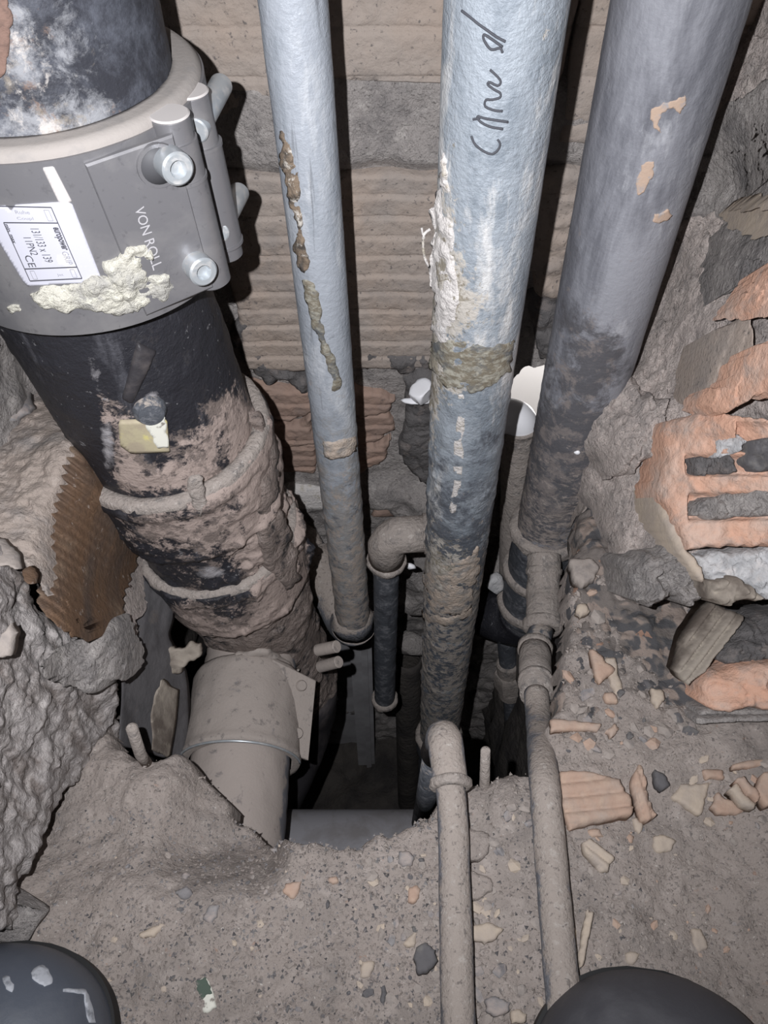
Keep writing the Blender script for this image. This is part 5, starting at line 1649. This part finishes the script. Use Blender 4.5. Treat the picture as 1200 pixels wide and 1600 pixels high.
place_rock('plaster_crust', 'white crumbly crust on the left side of the lower black socket', 'plaster', pY(772, 912, .50) , .018, 43, m_white_plaster, None, 3, (.7, 1, 1.5))
place_rock('plaster_crust', 'smaller pale crumb below the white crust by the lower elbow', 'plaster', pY(764, 958, .50), .014, 44, m_white_plaster, None, 3, (1.1, 1, .9))
V, F = relief(rough_poly([(250, 1030), (262, 1010), (284, 1014), (296, 1002), (312, 1006), (312, 1026), (292, 1036), (282, 1052), (264, 1056), (254, 1046)], 4, 14, 3), map_depth(lambda UV: .318 - (UV[:, 1] - 1030) * .0004), 2, TOEYE, .008, .003, lambda V, Q, d: .0016 * fbm(V, 90, 3, 2) + .003 * ridge(V, 40, 2, 3), back=True, rimw=4)
tag(mesh('clay_flake', V, F, m_plank, None), 'crumpled tan clay flake between the dark board and the branch coupling', 'tile')
place_rock('clay_flake', 'pale clay flake wedged under the lower socket of the stack', 'tile', pY(238, 930, .365), .022, 46, m_dust_ring, None, 2, (1, .6, .8), .5)
place_rock('clay_flake', 'tan clay corner beside the wall branch of the thin pipe', 'tile', pY(494, 930, .58), .020, 47, m_shard_tan, None, 2, (1, .6, .9), .3)
place_rock('mortar_clod', 'grey clod in the sand behind the wall branch of the thin pipe', 'mortar', pY(478, 770, .575), .045, 48, m_limescale, None, 3, (1, .5, .8))
place_rock('clay_flake', 'red clay piece on the wall above the short pipe elbow', 'tile', pY(605, 800, .572), .020, 49, m_brick_red, None, 2, (1, .4, 1.2), .3)
place_rock('metal_scrap', 'small white fleck under the short pipe elbow', 'scrap', pY(642, 884, .46), .008, 50, m_white, None, 1, (1, .6, .8))
place_rock('plaster_crumb', 'tiny white crumb on the dark duct behind the branch flange', 'plaster', pY(524, 1092, .60), .008, 51, m_white, None, 1)
# grey slab on the ledge and the flakes below it
V, F = relief(rough_poly([(-60, 540), (0, 544), (40, 560), (48, 590), (40, 612), (46, 634), (24, 650), (0, 658), (-60, 660)], 4, 3, 3), map_depth(tps(LC), -.012), 4, TOEYE, .014, .004, lambda V, Q, d: .002 * fbm(V, 60, 3, 5), back=True, rimw=8)
tag(mesh('mortar_slab', V, F, m_stone_grey, None), 'smooth grey mortar slab on the left ledge beside the stack', 'mortar')
V, F = relief(rough_poly([(-40, 836), (0, 842), (24, 872), (26, 890), (8, 884), (-40, 880)], 3, 4, 3), map_depth(tps(LC), -.008), 3, TOEYE, .010, .003, lambda V, Q, d: .001 * fbm(V, 60, 3, 5), back=True, rimw=6)
tag(mesh('clay_flake', V, F, m_stone_dusty, None), 'dusty flat flake at the left edge of the frame', 'tile')
V, F = relief(rough_poly([(32, 892), (44, 884), (54, 896), (52, 912), (40, 912)], 2, 4, 2), map_depth(tps(LC), -.008), 2, TOEYE, .008, .002, None, back=True, rimw=4)
tag(mesh('clay_flake', V, F, m_brick_brown, None), 'small brown clay flake above the left mortar face', 'tile')
V, F = relief(rough_poly([(0, 990), (14, 974), (22, 990), (14, 1026), (-10, 1030)], 2, 6, 2), map_depth(tps(LC), -.008), 2, TOEYE, .008, .002, None, back=True, rimw=4)
tag(mesh('clay_flake', V, F, m_stone_dusty, None), 'tan flake bedded in the left mortar face', 'tile')
V, F = tube(smooth_path([pY(-60, 470, .46), pY(0, 508, .46), pY(34, 540, .46), pY(60, 580, .47)], 24), .012, 24)
tag(mesh('cable', V, F, m_sole, None), 'black cable passing behind the soil stack at the left edge', 'cable')
place_rock('mortar_chunk', 'pale mortar chunk on the floor above the left boot', 'mortar', pZ(10, 1432, .012), .030, 52, m_mortar, None, 3, (.9, 1.1, .9))

# ---- loose stones, one object each
def inside_hole(x, y):
    return bool(in_poly(np.array([[x, y]]), hole_xy)[0])
protos = {}
def stone(x, y, s, kind, r):
    key = (kind, r.randrange(6))
    if key not in protos:
        V, F = rock_mesh(200 + hash_key(key), 1, .8)
        me = bpy.data.meshes.new('stone')
        me.from_pydata(V.tolist(), [], F)
        me.materials.append({'grey': m_stone_grey, 'dusty': m_stone_dusty, 'dark': m_stone_dark, 'tan': m_shard_tan, 'orange': m_shard}[kind])
        protos[key] = me
    o = bpy.data.objects.new('stone' if kind in ('grey', 'dusty', 'dark') else 'tile_chip', protos[key])
    COL.objects.link(o)
    z = float(floor_h(np.array([x]), np.array([y]))[0])
    o.location = (x, y, z + s * .12)
    o.scale = (s, s * r.uniform(.7, 1), s * r.uniform(.5, .9))
    o.rotation_euler = (r.uniform(-.25, .25), r.uniform(-.25, .25), r.uniform(0, 6.28))
    return o
def hash_key(k):
    return {'grey': 1, 'dusty': 20, 'dark': 40, 'tan': 60, 'orange': 80}[k[0]] + k[1]
r = random.Random(5)
zones = [  # u0,u1,v0,v1, n, sizes mm, kinds, where
    (560, 690, 1320, 1600, 60, (1.8, 5.5), ('grey', 'dusty', 'dusty', 'tan', 'dark'), 'in the dust left of the central floor pipe'),
    (735, 850, 1260, 1600, 60, (2.0, 7), ('dusty', 'dusty', 'grey', 'dusty', 'tan'), 'lying between the two floor pipes'),
    (140, 560, 1300, 1600, 90, (1.3, 4), ('grey', 'dusty', 'dark', 'dusty', 'tan'), 'scattered over the left floor'),
    (885, 1085, 850, 1190, 110, (2.5, 9), ('dark', 'dusty', 'dusty', 'dark', 'orange', 'grey'), 'in the dark rubble right of the elbows'),
    (890, 1180, 1290, 1500, 60, (1.3, 4.5), ('dusty', 'tan', 'grey', 'orange', 'dusty'), 'on the open right floor'),
    (1080, 1200, 1190, 1290, 20, (2.5, 6), ('orange', 'tan', 'tan', 'dusty'), 'in the heap at the right edge'),
]
words = {'grey': 'pale grey stone', 'dusty': 'dust covered stone', 'dark': 'dark grey stone', 'tan': 'tan tile chip', 'orange': 'orange tile chip'}
for (u0, u1, v0, v1, n, (a, b), kinds, where) in zones:
    for _ in range(n):
        u, v = r.uniform(u0, u1), r.uniform(v0, v1)
        p = pZ(u, v, 0)
        if inside_hole(p[0], p[1]):
            continue
        k = r.choice(kinds)
        f = r.random() ** 1.8
        s = (a + (b - a) * f) * .001
        size = 'tiny' if f < .12 else ('small' if f < .45 else 'larger')
        tag(stone(p[0], p[1], s, k, r), size + ' ' + words[k] + ' ' + where, 'stone' if k in ('grey', 'dusty', 'dark') else 'tile', size + ' ' + words[k] + 's ' + where)
# grit: nobody could count it
def grit(n, region, seed, mat, size, label):
    g = np.random.default_rng(seed)
    u = g.uniform(region[0], region[1], n)
    v = g.uniform(region[2], region[3], n)
    P = np.array([pZ(a, b, 0) for a, b in zip(u, v)])
    P = P[~in_poly(P[:, :2], hole_xy)]
    P[:, 2] = floor_h(P[:, 0], P[:, 1])
    m = len(P)
    s = size * (.4 + g.random(m) ** 2 * 1.4)
    base = np.array([(1, 0, 0), (-.5, .87, 0), (-.5, -.87, 0), (.1, .1, .8)])
    V = base[None] * s[:, None, None] * g.uniform(.6, 1.3, (m, 4, 1))
    t = g.uniform(0, 6.28, m)
    x = V[:, :, 0] * np.cos(t)[:, None] - V[:, :, 1] * np.sin(t)[:, None]
    y = V[:, :, 0] * np.sin(t)[:, None] + V[:, :, 1] * np.cos(t)[:, None]
    V = np.stack([x, y, V[:, :, 2]], 2) + P[:, None, :]
    F = (np.array([(0, 1, 3), (1, 2, 3), (2, 0, 3)])[None] + 4 * np.arange(m)[:, None, None]).reshape(-1, 3)
    o = mesh('grit', V.reshape(-1, 3), F, mat, None, smooth=False)
    o['kind'] = 'stuff'
    return tag(o, label, 'grit')
grit(6000, (60, 900, 1180, 1650), 3, m_stone_dusty, .0011, 'fine dusty grit over the floor around the hole')
grit(2600, (60, 720, 1250, 1650), 4, m_stone_grey, .0011, 'pale grey grit over the left floor')
grit(1500, (100, 1000, 1250, 1650), 5, m_stone_dark, .0010, 'dark grit specks over the floor')
grit(4000, (880, 1250, 1180, 1560), 6, m_stone_dusty, .0011, 'dusty grit over the right floor')
grit(2500, (870, 1100, 800, 1200), 7, m_stone_dusty, .0012, 'dark crumbs of the rubble slope beside the elbows')

# ---- the boots
def boot(label, cx, tip, hw, length, ang, upper_mat, seed, name='boot'):
    o = T(name, label, 'boot', (cx, tip - length * .5, .004))
    c, s = math.cos(ang), math.sin(ang)
    def W(x, y, z):
        return np.array([cx + x * c - y * s, tip + x * s + y * c, z])
    def outline(k):
        """half width along the foot, k metres behind the tip"""
        f = k / length
        toe = math.sqrt(max(0, 1 - (1 - min(k / .055, 1)) ** 2))
        waist = 1 - .16 * math.exp(-((f - .58) / .14) ** 2)
        heel = math.sqrt(max(0, 1 - max(0, (k - (length - .035)) / .0351) ** 2))
        return hw * toe * waist * heel * (1 if f < .6 else .90)
    ks = np.concatenate([np.linspace(0.0004, .05, 18), np.linspace(.056, length - .036, 22), np.linspace(length - .032, length - .0004, 10)])
    # sole
    rows = []
    for k in ks:
        wv = outline(k) + .003
        rows += [W(-wv, -k + .002, .003), W(-wv, -k + .002, .016), W(wv, -k + .002, .016), W(wv, -k + .002, .003)]
    F = []
    for i in range(len(ks) - 1):
        for j in range(4):
            F.append((i * 4 + j, i * 4 + (j + 1) % 4, i * 4 + 4 + (j + 1) % 4, i * 4 + 4 + j))
    F += [(0, 1, 2, 3), tuple(len(rows) - 4 + q for q in (3, 2, 1, 0))]
    sharp(mesh('sole', np.array(rows), F, m_sole, o))
    def top(k):
        f = k / length
        toe = .058 * math.sqrt(max(0, 1 - (1 - min(k / .05, 1)) ** 2))
        return .014 + toe + .040 * float(sstep(.10, .19, np.array(k)))
    seg = 28
    def shell(k0, k1, grow, n):
        V = []
        kk = np.linspace(k0, k1, n)
        for k in kk:
            wv, h = outline(k) + grow, top(k) + grow
            for t in np.linspace(0, np.pi, seg):
                x = math.copysign(abs(math.cos(t)) ** .75, math.cos(t)) * wv
                z = .012 + (h - .012) * abs(math.sin(t)) ** .8
                V.append(W(x, -k, z))
        return np.array(V), grid_faces(n, seg, False)
    V, F = shell(.0006, length - .001, 0, 70)
    V[:, 2] += .0008 * fbm(V, 40, 3, seed)
    mesh('upper', V, F, upper_mat, o)
    V, F = shell(.0006, .062, .0018, 26)
    tc = mesh('toe_cap', V, F, upper_mat, o)
    # seam ridge behind the toe cap
    pts = []
    for t in np.linspace(.05, np.pi - .05, 30):
        k = .062
        x = math.copysign(abs(math.cos(t)) ** .75, math.cos(t)) * (outline(k) + .002)
        z = .012 + (top(k) + .002 - .012) * abs(math.sin(t)) ** .8
        pts.append(W(x, -k, z))
    V, F = tube(pts, .0018, 10)
    mesh('seam', V, F, upper_mat, tc)
    # shaft
    rows = []
    for i, z in enumerate(np.linspace(.07, .19, 14)):
        for t in np.linspace(0, 2 * np.pi, 32, endpoint=False):
            rows.append(W(.047 * math.cos(t), -(length - .065) + (.062 - .012 * (z - .07) / .12) * math.sin(t), z))
    V = np.array(rows)
    F = grid_faces(14, 32, True)
    F.append(tuple(range(13 * 32, 14 * 32)))
    mesh('shaft', V, F, upper_mat, o)
    return o
boot('black rubber boot with a dusty round toe, at the bottom right', .157, .062, .066, .28, -.12, m_boot, 1)
lb_ = boot('blue-black leather boot with pale scuffs, at the bottom left', -.230, .076, .068, .28, .08, m_boot_blue, 2)
def scuff(poly, k):
    g = map_z(.074)
    P = np.array(poly, float)
    dg = bpy.context.evaluated_depsgraph_get()
    from mathutils.bvhtree import BVHTree
    up_ = [c for c in lb_.children if c.name.startswith('toe_cap')][0]
    off = world_loc(up_)
    up2 = [c for c in lb_.children if c.name.startswith('upper')][0]
    trees = [(BVHTree.FromPolygons([tuple(v.co) for v in q.data.vertices], [tuple(p.vertices) for p in q.data.polygons]), world_loc(q)) for q in (up_, up2)]
    def mp(UV):
        out = []
        D = rays(UV)
        for d in D:
            best = None
            for tr, of in trees:
                hh = tr.ray_cast(Vector(EYE - of), Vector(d))
                if hh[0] is not None and (best is None or hh[3] < best[1]):
                    best = (np.array(hh[0]) + of, hh[3])
            out.append(best[0] if best else EYE + d * ((.05 - CAM_H) / d[2]))
        return np.array(out)
    V, F = relief(P, mp, 4, (0, .1, 1), .001, 0, lambda V, Q, d: np.full(len(V), .0006))
    mesh('scuff_mark', V, F, m_scuff, lb_)
for i, poly in enumerate([[(48, 1522), (56, 1512), (68, 1508), (76, 1514), (82, 1536), (70, 1542), (56, 1534)],
                          [(5, 1526), (14, 1524), (22, 1538), (18, 1552), (10, 1546)],
                          [(97, 1546), (134, 1545), (140, 1560), (150, 1598), (140, 1600), (132, 1552), (98, 1550)]]):
    scuff(rough_poly(poly, 2, 7 + i, 2), i)
